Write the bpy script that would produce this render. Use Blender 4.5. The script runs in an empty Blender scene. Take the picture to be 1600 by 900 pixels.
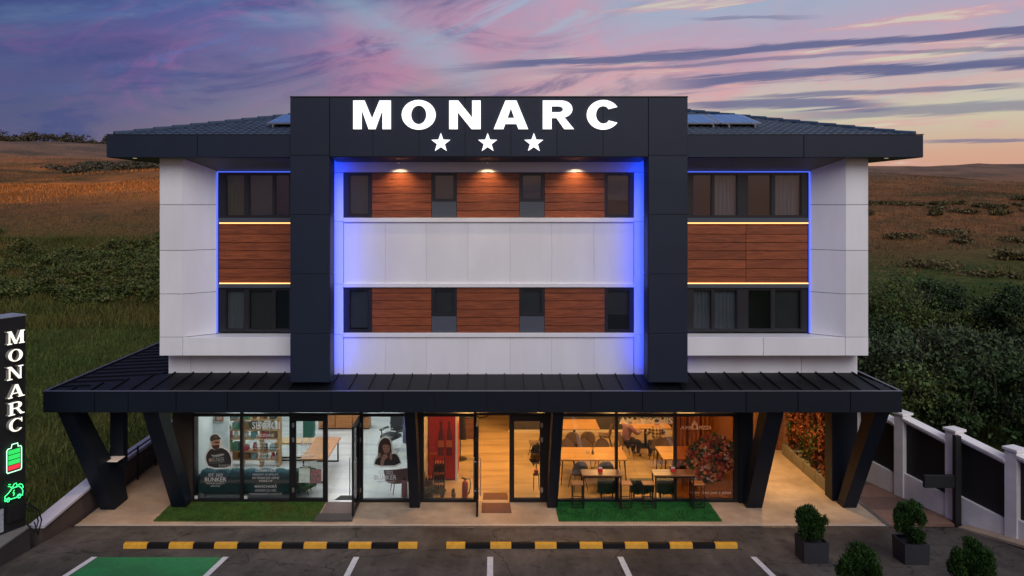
import bpy, math, random
import numpy as np
from mathutils import Vector, Matrix
R = math.radians
random.seed(7); RNG = np.random.default_rng(7)
sc = bpy.context.scene
COL = sc.collection

# ------------------------------------------------------------------ camera
F, X0, H0, HC = 1200.0, 770.0, 315.0, 8.225
cd = bpy.data.cameras.new('camera'); cam = bpy.data.objects.new('camera', cd); COL.objects.link(cam)
cam.location = (0, 0, HC); cam.rotation_euler = (R(90), 0, 0)
cd.sensor_width = 36; cd.lens = 27; cd.shift_x = (800 - X0) / 1600; cd.shift_y = (H0 - 450) / 1600
cd.clip_end = 6000; sc.camera = cam

# ------------------------------------------------------------------ render / exposure
sc.render.engine = 'CYCLES'
sc.view_settings.view_transform = 'Standard'; sc.view_settings.look = 'None'
sc.view_settings.exposure = 0.0; sc.view_settings.gamma = 1.0; sc.view_settings.use_curve_mapping = False
sc.cycles.use_denoising = True
sc.cycles.max_bounces = 6; sc.cycles.diffuse_bounces = 3; sc.cycles.glossy_bounces = 3; sc.cycles.transparent_max_bounces = 12
sc.cycles.sample_clamp_indirect = 4.0
sc.cycles.caustics_reflective = False; sc.cycles.caustics_refractive = False

def s2l(c):
    return tuple((v / 255 / 12.92) if v / 255 <= .04045 else ((v / 255 + .055) / 1.055) ** 2.4 for v in c)

# ------------------------------------------------------------------ world: dusk sky
def make_world():
    w = bpy.data.worlds.new('World'); sc.world = w; w.use_nodes = True
    nt = w.node_tree; N = nt.nodes; L = nt.links
    for n in list(N): N.remove(n)
    def nd(t, **k):
        n = N.new(t)
        for a, b in k.items(): setattr(n, a, b)
        return n
    def math_(op, a, b=None, c=None):
        n = nd('ShaderNodeMath', operation=op)
        for i, v in enumerate((a, b, c)):
            if v is None: continue
            if isinstance(v, (int, float)): n.inputs[i].default_value = v
            else: L.new(v, n.inputs[i])
        return n.outputs[0]
    def ramp(fac, stops):
        n = nd('ShaderNodeValToRGB'); cr = n.color_ramp
        cr.elements[0].position = stops[0][0]; cr.elements[0].color = (*s2l(stops[0][1]), 1)
        cr.elements[1].position = stops[-1][0]; cr.elements[1].color = (*s2l(stops[-1][1]), 1)
        for p, c in stops[1:-1]:
            e = cr.elements.new(p); e.color = (*s2l(c), 1)
        L.new(fac, n.inputs[0]); return n.outputs[0]
    def smooth(v, a, b):
        n = nd('ShaderNodeMapRange', interpolation_type='SMOOTHSTEP')
        n.inputs[1].default_value = a; n.inputs[2].default_value = b
        L.new(v, n.inputs[0]); return n.outputs[0]
    def mix(f, a, b):
        n = nd('ShaderNodeMix', data_type='RGBA')
        if isinstance(f, (int, float)): n.inputs[0].default_value = f
        else: L.new(f, n.inputs[0])
        for i, v in ((6, a), (7, b)):
            if isinstance(v, tuple): n.inputs[i].default_value = (*s2l(v), 1)
            else: L.new(v, n.inputs[i])
        return n.outputs[2]
    tc = nd('ShaderNodeTexCoord'); sep = nd('ShaderNodeSeparateXYZ'); L.new(tc.outputs['Generated'], sep.inputs[0])
    x, y, z = sep.outputs
    def noise(sx, sz, tilt, scale, detail, rough, off, dist=0.0, curve=0.0):
        comb = nd('ShaderNodeCombineXYZ')
        zz = math_('MULTIPLY_ADD', x, -tilt, z)
        if curve: zz = math_('MULTIPLY_ADD', math_('MULTIPLY', x, x), curve, zz)
        L.new(math_('MULTIPLY', x, sx), comb.inputs[0]); L.new(math_('MULTIPLY', y, sx), comb.inputs[1])
        L.new(math_('MULTIPLY_ADD', zz, sz, off), comb.inputs[2])
        n = nd('ShaderNodeTexNoise'); n.inputs['Scale'].default_value = scale; n.inputs['Detail'].default_value = detail
        n.inputs['Roughness'].default_value = rough; n.inputs['Distortion'].default_value = dist
        L.new(comb.outputs[0], n.inputs['Vector']); return n.outputs[0]
    wob = math_('MULTIPLY_ADD', math_('SUBTRACT', noise(1, 3, 0, 2.5, 3, .5, 3.1), .5), .05, z)
    right = ramp(wob, [(0, (205, 148, 122)), (.05, (212, 166, 140)), (.075, (207, 183, 158)), (.105, (206, 199, 172)), (.15, (199, 180, 180)), (.2, (185, 165, 185)), (.26, (150, 176, 200)), (.45, (138, 160, 192)), (1, (140, 158, 188))])
    left = ramp(wob, [(0, (120, 100, 112)), (.075, (116, 100, 124)), (.12, (96, 92, 132)), (.17, (88, 82, 138)), (.23, (72, 84, 146)), (.3, (70, 88, 150)), (.45, (104, 124, 170)), (1, (130, 148, 182))])
    base = mix(smooth(math_('MULTIPLY_ADD', math_('SUBTRACT', noise(1, 2, .2, 1.7, 4, .5, 8.2), .5), .5, x), -.50, .22), left, right)
    # pink veils and pale blue gaps, high thin cloud
    blue = smooth(noise(1.0, 3.4, .12, 2.3, 6, .55, 1.4, .4), .50, .68)
    base = mix(math_('MULTIPLY', math_('MULTIPLY', blue, .55), smooth(z, .09, .2)), base, (136, 170, 198))
    pink = smooth(noise(1.0, 3.0, .28, 2.6, 7, .55, 5.3, .6), .47, .66)
    base = mix(math_('MULTIPLY', math_('MULTIPLY', pink, .62), smooth(z, .045, .15)), base, mix(smooth(x, -.5, .1), (146, 88, 146), (204, 146, 164)))
    dark = smooth(noise(1.0, 3.6, .10, 2.1, 7, .58, 9.7, .5), .50, .66)
    base = mix(math_('MULTIPLY', math_('MULTIPLY', dark, .82), math_('SUBTRACT', 1.0, smooth(x, -.2, .25))), base, (48, 64, 122))
    # broken fine cloud: brighter ragged edges and darker undersides
    rag = noise(1.0, 2.6, .22, 4.2, 9, .66, 12.4, 1.1); wis = noise(.8, 4.2, .30, 5.5, 9, .68, 15.9, 1.4)
    base = mix(math_('MULTIPLY', math_('MULTIPLY', smooth(rag, .50, .70), .5), smooth(z, .06, .14)), base, mix(smooth(x, -.35, .25), (176, 100, 160), (222, 152, 166)))
    base = mix(math_('MULTIPLY', math_('MULTIPLY', smooth(wis, .54, .72), .55), smooth(z, .08, .16)), base, mix(smooth(x, -.4, .1), (80, 108, 172), (158, 192, 212)))
    und = noise(1.0, 3.2, .16, 3.4, 9, .64, 21.3, .9)
    base = mix(math_('MULTIPLY', math_('MULTIPLY', smooth(und, .49, .64), .72), math_('SUBTRACT', 1.0, smooth(x, .0, .45))), base, (62, 72, 128))
    # long flat streaks of grey-violet cloud
    yy = math_('MAXIMUM', y, .25); rx = math_('DIVIDE', x, yy); rv = math_('DIVIDE', z, yy)
    fw_ = smooth(y, .25, .5)
    n_big = math_('SUBTRACT', noise(1.0, 9, .05, 3.0, 5, .55, 4.2), .5); n_fine = noise(1.0, 26, .05, 7.0, 7, .68, 7.7, .3)
    # pale cyan gap curling down from the top, left of the sign
    dv = math_('SUBTRACT', math_('MULTIPLY_ADD', n_big, .06, rv), math_('MULTIPLY_ADD', rx, -.57, .153))
    f = math_('SUBTRACT', 1.0, math_('DIVIDE', math_('ABSOLUTE', dv), .05))
    f = smooth(math_('ADD', f, math_('MULTIPLY_ADD', rag, 1.2, -.72)), -.05, .9)
    f = math_('MULTIPLY', math_('MULTIPLY', f, fw_), math_('MULTIPLY', smooth(rx, -.36, -.16), math_('SUBTRACT', 1.0, smooth(rx, -.07, .03))))
    base = mix(math_('MULTIPLY', f, .5), base, (146, 178, 198))
    base = mix(math_('MULTIPLY', math_('MULTIPLY', math_('SUBTRACT', 1.0, smooth(rx, -.66, -.38)), fw_), .55), base, (44, 66, 118))
    hi = noise(1.0, 12, .06, 4.4, 8, .62, 31.7, .5)
    base = mix(math_('MULTIPLY', math_('MULTIPLY', smooth(hi, .50, .66), .75), math_('MULTIPLY', smooth(x, -.02, .25), math_('SUBTRACT', 1.0, smooth(z, .24, .32)))), base, mix(smooth(hi, .58, .66), (222, 160, 160), (216, 206, 180)))
    col_st = mix(noise(1.0, 12, .05, 5, 4, .6, 1.1), (82, 90, 134), (112, 110, 146))
    for (v0, sl, th, xa, xb, xc, op) in ((.176, .062, .0085, -.12, .06, 9, .95), (.166, .05, .004, .02, .14, 9, .6), (.140, .060, .012, .15, .30, 9, .95), (.120, .045, .006, .28, .38, .74, .75), (.130, -.010, .011, .20, .30, .56, .85), (.098, .036, .013, .30, .46, 9, .6), (.073, .004, .004, .52, .6, 9, .7), (.232, .02, .004, .24, .30, .45, .5), (.158, .03, .004, .34, .44, .9, .6)):
        dv = math_('SUBTRACT', math_('MULTIPLY_ADD', n_big, .028, rv), math_('MULTIPLY_ADD', rx, sl, v0))
        f = math_('SUBTRACT', 1.0, math_('DIVIDE', math_('ABSOLUTE', dv), th * 1.05))
        f = smooth(math_('ADD', f, math_('MULTIPLY_ADD', n_fine, 1.9, -1.05)), .08, .62)
        f = math_('MULTIPLY', f, math_('MULTIPLY', smooth(rx, xa, xb), fw_))
        if xc < 5: f = math_('MULTIPLY', f, math_('SUBTRACT', 1.0, smooth(rx, xc - .1, xc)))
        base = mix(math_('MULTIPLY', f, op), base, col_st)
    sky = nd('ShaderNodeTexSky', sky_type='NISHITA'); sky.sun_disc = False
    sky.sun_elevation = R(40); sky.sun_rotation = R(168)
    bg1 = nd('ShaderNodeBackground'); L.new(base, bg1.inputs[0]); bg1.inputs[1].default_value = .97
    bg2 = nd('ShaderNodeBackground'); L.new(sky.outputs[0], bg2.inputs[0]); bg2.inputs[1].default_value = .004
    add = nd('ShaderNodeAddShader'); L.new(bg1.outputs[0], add.inputs[0]); L.new(bg2.outputs[0], add.inputs[1])
    out = nd('ShaderNodeOutputWorld'); L.new(add.outputs[0], out.inputs[0])
make_world()
sd = bpy.data.lights.new('sun', 'SUN'); sun = bpy.data.objects.new('sun', sd); COL.objects.link(sun)
sd.energy = 1.6; sd.angle = R(45); sd.color = (1.0, .965, .95)
# afterglow from high behind the viewer's right shoulder
sun.rotation_euler = Vector((-.17, .74, -.64)).to_track_quat('-Z', 'Y').to_euler()

# ------------------------------------------------------------------ helpers
def P(px, py, D): return Vector(((px - X0) * D / F, D, HC - (py - H0) * D / F))
def PX(px, D): return (px - X0) * D / F
def PZ(py, D): return HC - (py - H0) * D / F
def G(px, py, z=0.0):
    D = (HC - z) * F / (py - H0); return Vector(((px - X0) * D / F, D, z))

MATS = {}
def mat(name, col, rough=.6, metal=0.0, var=.12, vscale=6.0, bump=0.0, bscale=40.0, emit=None, estr=0.0, stretch=(1, 1, 1), spec=.5, island=0.0, objrand=0.0, coat=0.0, col2=None, c2scale=1.5, c2lo=.45, c2hi=.62, dirt=0.0, trans=0.0):
    if name in MATS: return MATS[name]
    m = bpy.data.materials.new(name); m.use_nodes = True; MATS[name] = m
    nt = m.node_tree; N = nt.nodes; L = nt.links; b = N['Principled BSDF']
    tc = N.new('ShaderNodeTexCoord'); mp = N.new('ShaderNodeMapping'); mp.inputs['Scale'].default_value = stretch
    L.new(tc.outputs['Object'], mp.inputs[0])
    n = N.new('ShaderNodeTexNoise'); n.inputs['Scale'].default_value = vscale; n.inputs['Detail'].default_value = 6; n.inputs['Roughness'].default_value = .6
    L.new(mp.outputs[0], n.inputs['Vector'])
    c = s2l(col) if max(col) > 1.0 else col
    src = None
    rgb = N.new('ShaderNodeRGB'); rgb.outputs[0].default_value = (*c, 1); src = rgb.outputs[0]
    if col2 is not None:
        c2 = s2l(col2) if max(col2) > 1.0 else col2
        n2 = N.new('ShaderNodeTexNoise'); n2.inputs['Scale'].default_value = c2scale; n2.inputs['Detail'].default_value = 5
        L.new(mp.outputs[0], n2.inputs['Vector'])
        mr = N.new('ShaderNodeMapRange'); mr.inputs[1].default_value = c2lo; mr.inputs[2].default_value = c2hi; L.new(n2.outputs[0], mr.inputs[0])
        mx = N.new('ShaderNodeMix'); mx.data_type = 'RGBA'; L.new(mr.outputs[0], mx.inputs[0]); L.new(src, mx.inputs[6]); mx.inputs[7].default_value = (*c2, 1)
        src = mx.outputs[2]
    mr = N.new('ShaderNodeMapRange'); mr.inputs[1].default_value = .25; mr.inputs[2].default_value = .75
    mr.inputs[3].default_value = 1 - var; mr.inputs[4].default_value = 1 + var; L.new(n.outputs[0], mr.inputs[0])
    val = mr.outputs[0]
    if island:
        g = N.new('ShaderNodeNewGeometry'); r = N.new('ShaderNodeMapRange'); r.inputs[3].default_value = 1 - island; r.inputs[4].default_value = 1 + island
        L.new(g.outputs['Random Per Island'], r.inputs[0]); mm = N.new('ShaderNodeMath'); mm.operation = 'MULTIPLY'; L.new(val, mm.inputs[0]); L.new(r.outputs[0], mm.inputs[1]); val = mm.outputs[0]
    if objrand:
        g = N.new('ShaderNodeObjectInfo'); r = N.new('ShaderNodeMapRange'); r.inputs[3].default_value = 1 - objrand; r.inputs[4].default_value = 1 + objrand
        L.new(g.outputs['Random'], r.inputs[0]); mm = N.new('ShaderNodeMath'); mm.operation = 'MULTIPLY'; L.new(val, mm.inputs[0]); L.new(r.outputs[0], mm.inputs[1]); val = mm.outputs[0]
    vm = N.new('ShaderNodeVectorMath'); vm.operation = 'SCALE'; L.new(src, vm.inputs[0]); L.new(val, vm.inputs[3])
    L.new(vm.outputs[0], b.inputs['Base Color'])
    b.inputs['Roughness'].default_value = rough; b.inputs['Metallic'].default_value = metal
    b.inputs['Specular IOR Level'].default_value = spec
    if coat: b.inputs['Coat Weight'].default_value = coat
    if trans: b.inputs['Subsurface Weight'].default_value = trans
    if bump:
        bn = N.new('ShaderNodeTexNoise'); bn.inputs['Scale'].default_value = bscale; bn.inputs['Detail'].default_value = 4; L.new(mp.outputs[0], bn.inputs['Vector'])
        bp = N.new('ShaderNodeBump'); bp.inputs['Strength'].default_value = bump; bp.inputs['Distance'].default_value = .02
        L.new(bn.outputs[0], bp.inputs['Height']); L.new(bp.outputs[0], b.inputs['Normal'])
    if emit is not None:
        e = s2l(emit) if max(emit) > 1.0 else emit
        b.inputs['Emission Color'].default_value = (*e, 1); b.inputs['Emission Strength'].default_value = estr
    return m

def glass_mat(name, tint=(.9, .93, .95), refl=.05, gcol=(1, 1, 1)):
    m = bpy.data.materials.new(name); m.use_nodes = True; MATS[name] = m
    nt = m.node_tree; N = nt.nodes; L = nt.links
    for n in list(N): N.remove(n)
    t = N.new('ShaderNodeBsdfTransparent'); t.inputs[0].default_value = (*tint, 1)
    g = N.new('ShaderNodeBsdfGlossy'); g.inputs['Roughness'].default_value = .02; g.inputs[0].default_value = (*gcol, 1)
    fr = N.new('ShaderNodeFresnel'); fr.inputs[0].default_value = 1.5
    ad = N.new('ShaderNodeMath'); ad.operation = 'MULTIPLY_ADD'; ad.inputs[1].default_value = 1.0; ad.inputs[2].default_value = refl; L.new(fr.outputs[0], ad.inputs[0])
    tcn = N.new('ShaderNodeTexCoord'); nz = N.new('ShaderNodeTexNoise'); nz.inputs['Scale'].default_value = .8; L.new(tcn.outputs['Object'], nz.inputs[0])
    bp = N.new('ShaderNodeBump'); bp.inputs['Strength'].default_value = .04; bp.inputs['Distance'].default_value = .05; L.new(nz.outputs[0], bp.inputs['Height']); L.new(bp.outputs[0], g.inputs['Normal'])
    mx = N.new('ShaderNodeMixShader'); L.new(ad.outputs[0], mx.inputs[0]); L.new(t.outputs[0], mx.inputs[1]); L.new(g.outputs[0], mx.inputs[2])
    o = N.new('ShaderNodeOutputMaterial'); L.new(mx.outputs[0], o.inputs[0])
    return m

ORG = {}
def setp(o, label=None, cat=None, group=None, kind=None):
    if label: o['label'] = label
    if cat: o['category'] = cat
    if group: o['group'] = group
    if kind: o['kind'] = kind
    return o
def empty(name, loc, label, cat, group=None, rz=0.0):
    o = bpy.data.objects.new(name, None); COL.objects.link(o); o.location = loc; o.rotation_euler.z = rz
    o.empty_display_size = .2
    ORG[o.name] = Vector(loc); return setp(o, label, cat, group)

class MB:
    def __init__(s): s.v = []; s.f = []; s.sm = []
    def add(s, vs, fs, smooth=False):
        b = len(s.v); s.v += [tuple(v) for v in vs]; s.f += [tuple(i + b for i in f) for f in fs]; s.sm += [smooth] * len(fs); return s
    def box(s, x0, x1, y0, y1, z0, z1):
        return s.add([(x0, y0, z0), (x1, y0, z0), (x1, y1, z0), (x0, y1, z0), (x0, y0, z1), (x1, y0, z1), (x1, y1, z1), (x0, y1, z1)],
                     [(0, 3, 2, 1), (4, 5, 6, 7), (0, 1, 5, 4), (1, 2, 6, 5), (2, 3, 7, 6), (3, 0, 4, 7)])
    def cbox(s, x0, x1, y0, y1, z0, z1, c=.01):
        """box with chamfered edges all round"""
        v = []; idx = {}
        xs, ys, zs = (x0, x1), (y0, y1), (z0, z1)
        for i in (0, 1):
            for j in (0, 1):
                for k in (0, 1):
                    sx, sy, sz = (1 - 2 * i), (1 - 2 * j), (1 - 2 * k)
                    idx[i, j, k, 0] = len(v); v.append((xs[i], ys[j] + sy * c, zs[k] + sz * c))
                    idx[i, j, k, 1] = len(v); v.append((xs[i] + sx * c, ys[j], zs[k] + sz * c))
                    idx[i, j, k, 2] = len(v); v.append((xs[i] + sx * c, ys[j] + sy * c, zs[k]))
        f = []
        A = lambda i, j, k, a: idx[i, j, k, a]
        for i in (0, 1):
            q = [A(i, 0, 0, 0), A(i, 1, 0, 0), A(i, 1, 1, 0), A(i, 0, 1, 0)]; f.append(q if i else q[::-1])
            q = [A(0, i, 0, 1), A(1, i, 0, 1), A(1, i, 1, 1), A(0, i, 1, 1)]; f.append(q[::-1] if i else q)
            q = [A(0, 0, i, 2), A(1, 0, i, 2), A(1, 1, i, 2), A(0, 1, i, 2)]; f.append(q if i else q[::-1])
        for i in (0, 1):
            for j in (0, 1):
                f.append([A(i, j, 0, 0), A(i, j, 0, 1), A(i, j, 1, 1), A(i, j, 1, 0)])
                f.append([A(i, 0, j, 0), A(i, 0, j, 2), A(i, 1, j, 2), A(i, 1, j, 0)])
                f.append([A(0, i, j, 1), A(0, i, j, 2), A(1, i, j, 2), A(1, i, j, 1)])
                for k in (0, 1): f.append([A(i, j, k, 0), A(i, j, k, 1), A(i, j, k, 2)])
        return s.add(v, f)
    def prism(s, pts, axis, a, b):
        """closed polygon extruded along axis 'x','y','z'; pts are the other two coords in order"""
        n = len(pts)
        def mk(p, t): return {'x': (t, p[0], p[1]), 'y': (p[0], t, p[1]), 'z': (p[0], p[1], t)}[axis]
        v = [mk(p, a) for p in pts] + [mk(p, b) for p in pts]
        return s.add(v, [tuple(range(n))[::-1], tuple(range(n, 2 * n))] + [(i, (i + 1) % n, n + (i + 1) % n, n + i) for i in range(n)])
    def quad(s, a, b, c, d): return s.add([a, b, c, d], [(0, 1, 2, 3)])
    def slab(s, a, b, c, d, t):
        """quad given a thickness along its normal"""
        a, b, c, d = map(Vector, (a, b, c, d)); n = (b - a).cross(d - a).normalized() * t
        return s.add([a, b, c, d, a + n, b + n, c + n, d + n], [(3, 2, 1, 0), (4, 5, 6, 7), (0, 1, 5, 4), (1, 2, 6, 5), (2, 3, 7, 6), (3, 0, 4, 7)])
    def tube(s, pts, r, n=8, caps=True):
        pts = [Vector(p) for p in pts]; rr = r if isinstance(r, (list, tuple)) else [r] * len(pts)
        v = []; up0 = None
        for i, p in enumerate(pts):
            t = (pts[min(i + 1, len(pts) - 1)] - pts[max(i - 1, 0)]).normalized()
            if up0 is None:
                up0 = Vector((0, 0, 1)) if abs(t.z) < .9 else Vector((1, 0, 0))
            u = (up0 - t * up0.dot(t)).normalized(); up0 = u; w = t.cross(u)
            for k in range(n):
                a = 2 * math.pi * k / n; v.append(p + (u * math.cos(a) + w * math.sin(a)) * rr[i])
        f = [(i * n + k, i * n + (k + 1) % n, (i + 1) * n + (k + 1) % n, (i + 1) * n + k) for i in range(len(pts) - 1) for k in range(n)]
        s.add(v, f, True)
        if caps:
            m = len(pts); s.add([v[k] for k in range(n)], [tuple(range(n))[::-1]]); s.add([v[(m - 1) * n + k] for k in range(n)], [tuple(range(n))])
        return s
    def lathe(s, prof, c=(0, 0, 0), n=16, sx=1, sy=1):
        v = [(c[0] + r * sx * math.cos(2 * math.pi * k / n), c[1] + r * sy * math.sin(2 * math.pi * k / n), c[2] + z) for r, z in prof for k in range(n)]
        f = [(i * n + k, i * n + (k + 1) % n, (i + 1) * n + (k + 1) % n, (i + 1) * n + k) for i in range(len(prof) - 1) for k in range(n)]
        s.add(v, f, True)
        s.add(v[:n], [tuple(range(n))[::-1]]); s.add(v[-n:], [tuple(range(n))]); return s
    def grid(s, fn, nu, nv, smooth=True):
        v = [fn(i / nu, j / nv) for i in range(nu + 1) for j in range(nv + 1)]
        f = [(i * (nv + 1) + j, (i + 1) * (nv + 1) + j, (i + 1) * (nv + 1) + j + 1, i * (nv + 1) + j + 1) for i in range(nu) for j in range(nv)]
        return s.add(v, f, smooth)
    def mesh(s, me, M=None):
        M = M or Matrix()
        return s.add([M @ v.co for v in me.vertices], [tuple(p.vertices) for p in me.polygons])
    def xf(s, M): s.v = [tuple(M @ Vector(v)) for v in s.v]; return s
    def build(s, name, m, parent=None, world=True, **tags):
        me = bpy.data.meshes.new(name)
        o3 = ORG.get(parent.name, Vector()) if (parent is not None and world) else Vector()
        me.from_pydata([(v[0] - o3.x, v[1] - o3.y, v[2] - o3.z) for v in s.v], [], s.f)
        me.polygons.foreach_set('use_smooth', s.sm); me.materials.append(m); me.update()
        o = bpy.data.objects.new(name, me); COL.objects.link(o); o.parent = parent
        ORG[o.name] = o3
        return setp(o, **tags)

def copy_tree(o, parent=None):
    c = o.copy(); COL.objects.link(c); c.parent = parent
    for ch in o.children: copy_tree(ch, c)
    return c

def curve_mesh(loops, depth=.0, bevel=0.0):
    cu = bpy.data.curves.new('tmp', 'CURVE'); cu.dimensions = '2D'; cu.fill_mode = 'BOTH'; cu.extrude = depth; cu.bevel_depth = bevel; cu.bevel_resolution = 0
    for lp in loops:
        sp = cu.splines.new('POLY'); sp.points.add(len(lp) - 1); sp.use_cyclic_u = True
        for i, (a, b) in enumerate(lp): sp.points[i].co = (a, b, 0, 1)
    ob = bpy.data.objects.new('tmp', cu); me = bpy.data.meshes.new_from_object(ob); bpy.data.objects.remove(ob); bpy.data.curves.remove(cu); return me
def text_mesh(body, size, depth=.0, align='CENTER', space=1.0, shear=0.0, fat=0.0, line=1.0):
    cu = bpy.data.curves.new('tmp', 'FONT'); cu.body = body; cu.size = size; cu.align_x = align; cu.extrude = depth; cu.space_character = space; cu.shear = shear; cu.offset = fat; cu.space_line = line
    cu.resolution_u = 2
    ob = bpy.data.objects.new('tmp', cu); me = bpy.data.meshes.new_from_object(ob); bpy.data.objects.remove(ob); bpy.data.curves.remove(cu); return me
STAND = Matrix.Rotation(R(90), 4, 'X')     # XY drawing -> XZ plane facing -Y
def smoothloop(pts, it=2):
    for _ in range(it):
        q = []
        for i in range(len(pts)):
            a, b = pts[i], pts[(i + 1) % len(pts)]
            q += [(a[0] * .75 + b[0] * .25, a[1] * .75 + b[1] * .25), (a[0] * .25 + b[0] * .75, a[1] * .25 + b[1] * .75)]
        pts = q
    return pts
def ell(cx, cy, rx, ry, a0=0, a1=360, n=28):
    full = abs(a1 - a0) >= 360
    k = n if full else n + 1
    return [(cx + rx * math.cos(R(a0 + (a1 - a0) * i / n)), cy + ry * math.sin(R(a0 + (a1 - a0) * i / n))) for i in range(k)]
LET = {
 'M': [[(0, 0), (0, 1), (.30, 1), (.5, .36), (.70, 1), (1, 1), (1, 0), (.78, 0), (.78, .70), (.59, 0), (.41, 0), (.22, .70), (.22, 0)]],
 'O': [ell(.5, .5, .5, .52), ell(.5, .5, .225, .33)],
 'N': [[(0, 0), (0, 1), (.29, 1), (.73, .40), (.73, 1), (1, 1), (1, 0), (.71, 0), (.27, .60), (.27, 0)]],
 'A': [[(0, 0), (.34, 1), (.66, 1), (1, 0), (.72, 0), (.665, .18), (.335, .18), (.28, 0)], [(.40, .39), (.60, .39), (.5, .74)]],
 'R': [[(0, 0), (0, 1), (.58, 1)] + ell(.60, .70, .35, .30, 85, -75, 12) + [(1.0, 0), (.69, 0), (.44, .39), (.28, .39), (.28, 0)], [(.28, .59), (.50, .59)] + ell(.52, .695, .13, .105, -80, 80, 8) + [(.50, .80), (.28, .80)]],
 'C': [ell(.5, .5, .5, .52, 32, 328, 26) + [(.66, .30)] + ell(.5, .5, .225, .31, 305, 55, 20) + [(.66, .70)]],
}

# ------------------------------------------------------------------ materials
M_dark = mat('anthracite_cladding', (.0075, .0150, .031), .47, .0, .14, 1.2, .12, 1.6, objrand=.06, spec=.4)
M_canopyf = mat('shaded_anthracite', (.0022, .0060, .0130), .5, 0, .14, 1.2, .12, 1.6, objrand=.06, spec=.35)  # same anthracite as the cladding, darkened: its shade is put into the colour
M_darktrim = mat('anthracite_trim', (.016, .019, .025), .45, 0, .1, 3)
M_core = mat('dark_core', (.006, .007, .008), .8)
M_white = mat('white_cladding', (.78, .77, .775), .38, 0, .05, .9, .02, 3, objrand=.035, col2=(.68, .66, .65), c2scale=.8, c2lo=.42, c2hi=.98, stretch=(1.6, 1.6, .45))
M_whiteplain = mat('white_trim', (.76, .75, .74), .45, 0, .05, 2)
M_black = mat('black_metal', (.008, .008, .009), .45, .2, .1, 8)
M_frame = mat('window_frame_grey', (.011, .012, .016), .4, 0, .1, 5)
M_alu = mat('brushed_aluminium', (.55, .55, .56), .3, .9, .1, 20)
M_blueglow = mat('blue_led', (.1, .15, .8), .5, emit=(.002, .05, 1.0), estr=44)
M_warmglow = mat('warm_led', (.8, .6, .3), .5, emit=(1.0, .50, .16), estr=2.0)
M_sign = mat('sign_white_light', (.8, .8, .8), .5, var=.02, emit=(1.0, .99, .96), estr=1.15)
M_conc = mat('beige_concrete', (.43, .315, .215), .75, 0, .18, 3.0, .2, 30, col2=(.31, .225, .155), c2scale=.7)
M_asph = mat('asphalt', (.050, .048, .046), .82, 0, .35, 5.0, .5, 120, col2=(.030, .029, .029), c2scale=.55, c2lo=.35, c2hi=.65)
M_turf = mat('artificial_turf', (.040, .105, .018), .9, 0, .35, 30, .6, 160, col2=(.055, .085, .012), c2scale=1.1)
M_turf2 = mat('artificial_turf_bright', (.022, .14, .028), .9, 0, .3, 30, .6, 160, col2=(.015, .10, .018), c2scale=1.1)
M_line = mat('white_road_paint', (.62, .61, .60), .7, 0, .25, 14, .1, 90)
M_greenpaint = mat('green_road_paint', (.008, .20, .055), .7, 0, .22, 7, .4, 120, col2=(.012, .15, .045), c2scale=.9)
M_yel = mat('yellow_rubber', (.62, .30, .012), .6, 0, .18, 9)
M_blk = mat('black_rubber', (.002, .002, .0022), .7, 0, .2, 9, spec=.2)
M_glass = glass_mat('storefront_glass', (.93, .96, .96), .015)
M_uglass = glass_mat('upper_window_glass', (.72, .76, .80), .05, (.55, .6, .7))
M_film = glass_mat('tinted_film_glass', (.55, .42, .32), .01)
M_wallint = mat('interior_wall', (.62, .60, .56), .7, 0, .05)
M_ltcool = mat('cool_ceiling_light', (.9, .9, .9), .5, emit=(.90, .98, 1.0), estr=19.0)
M_ltwarm = mat('warm_ceiling_light', (.9, .8, .6), .5, emit=(1.0, .49, .135), estr=56.0)

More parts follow.
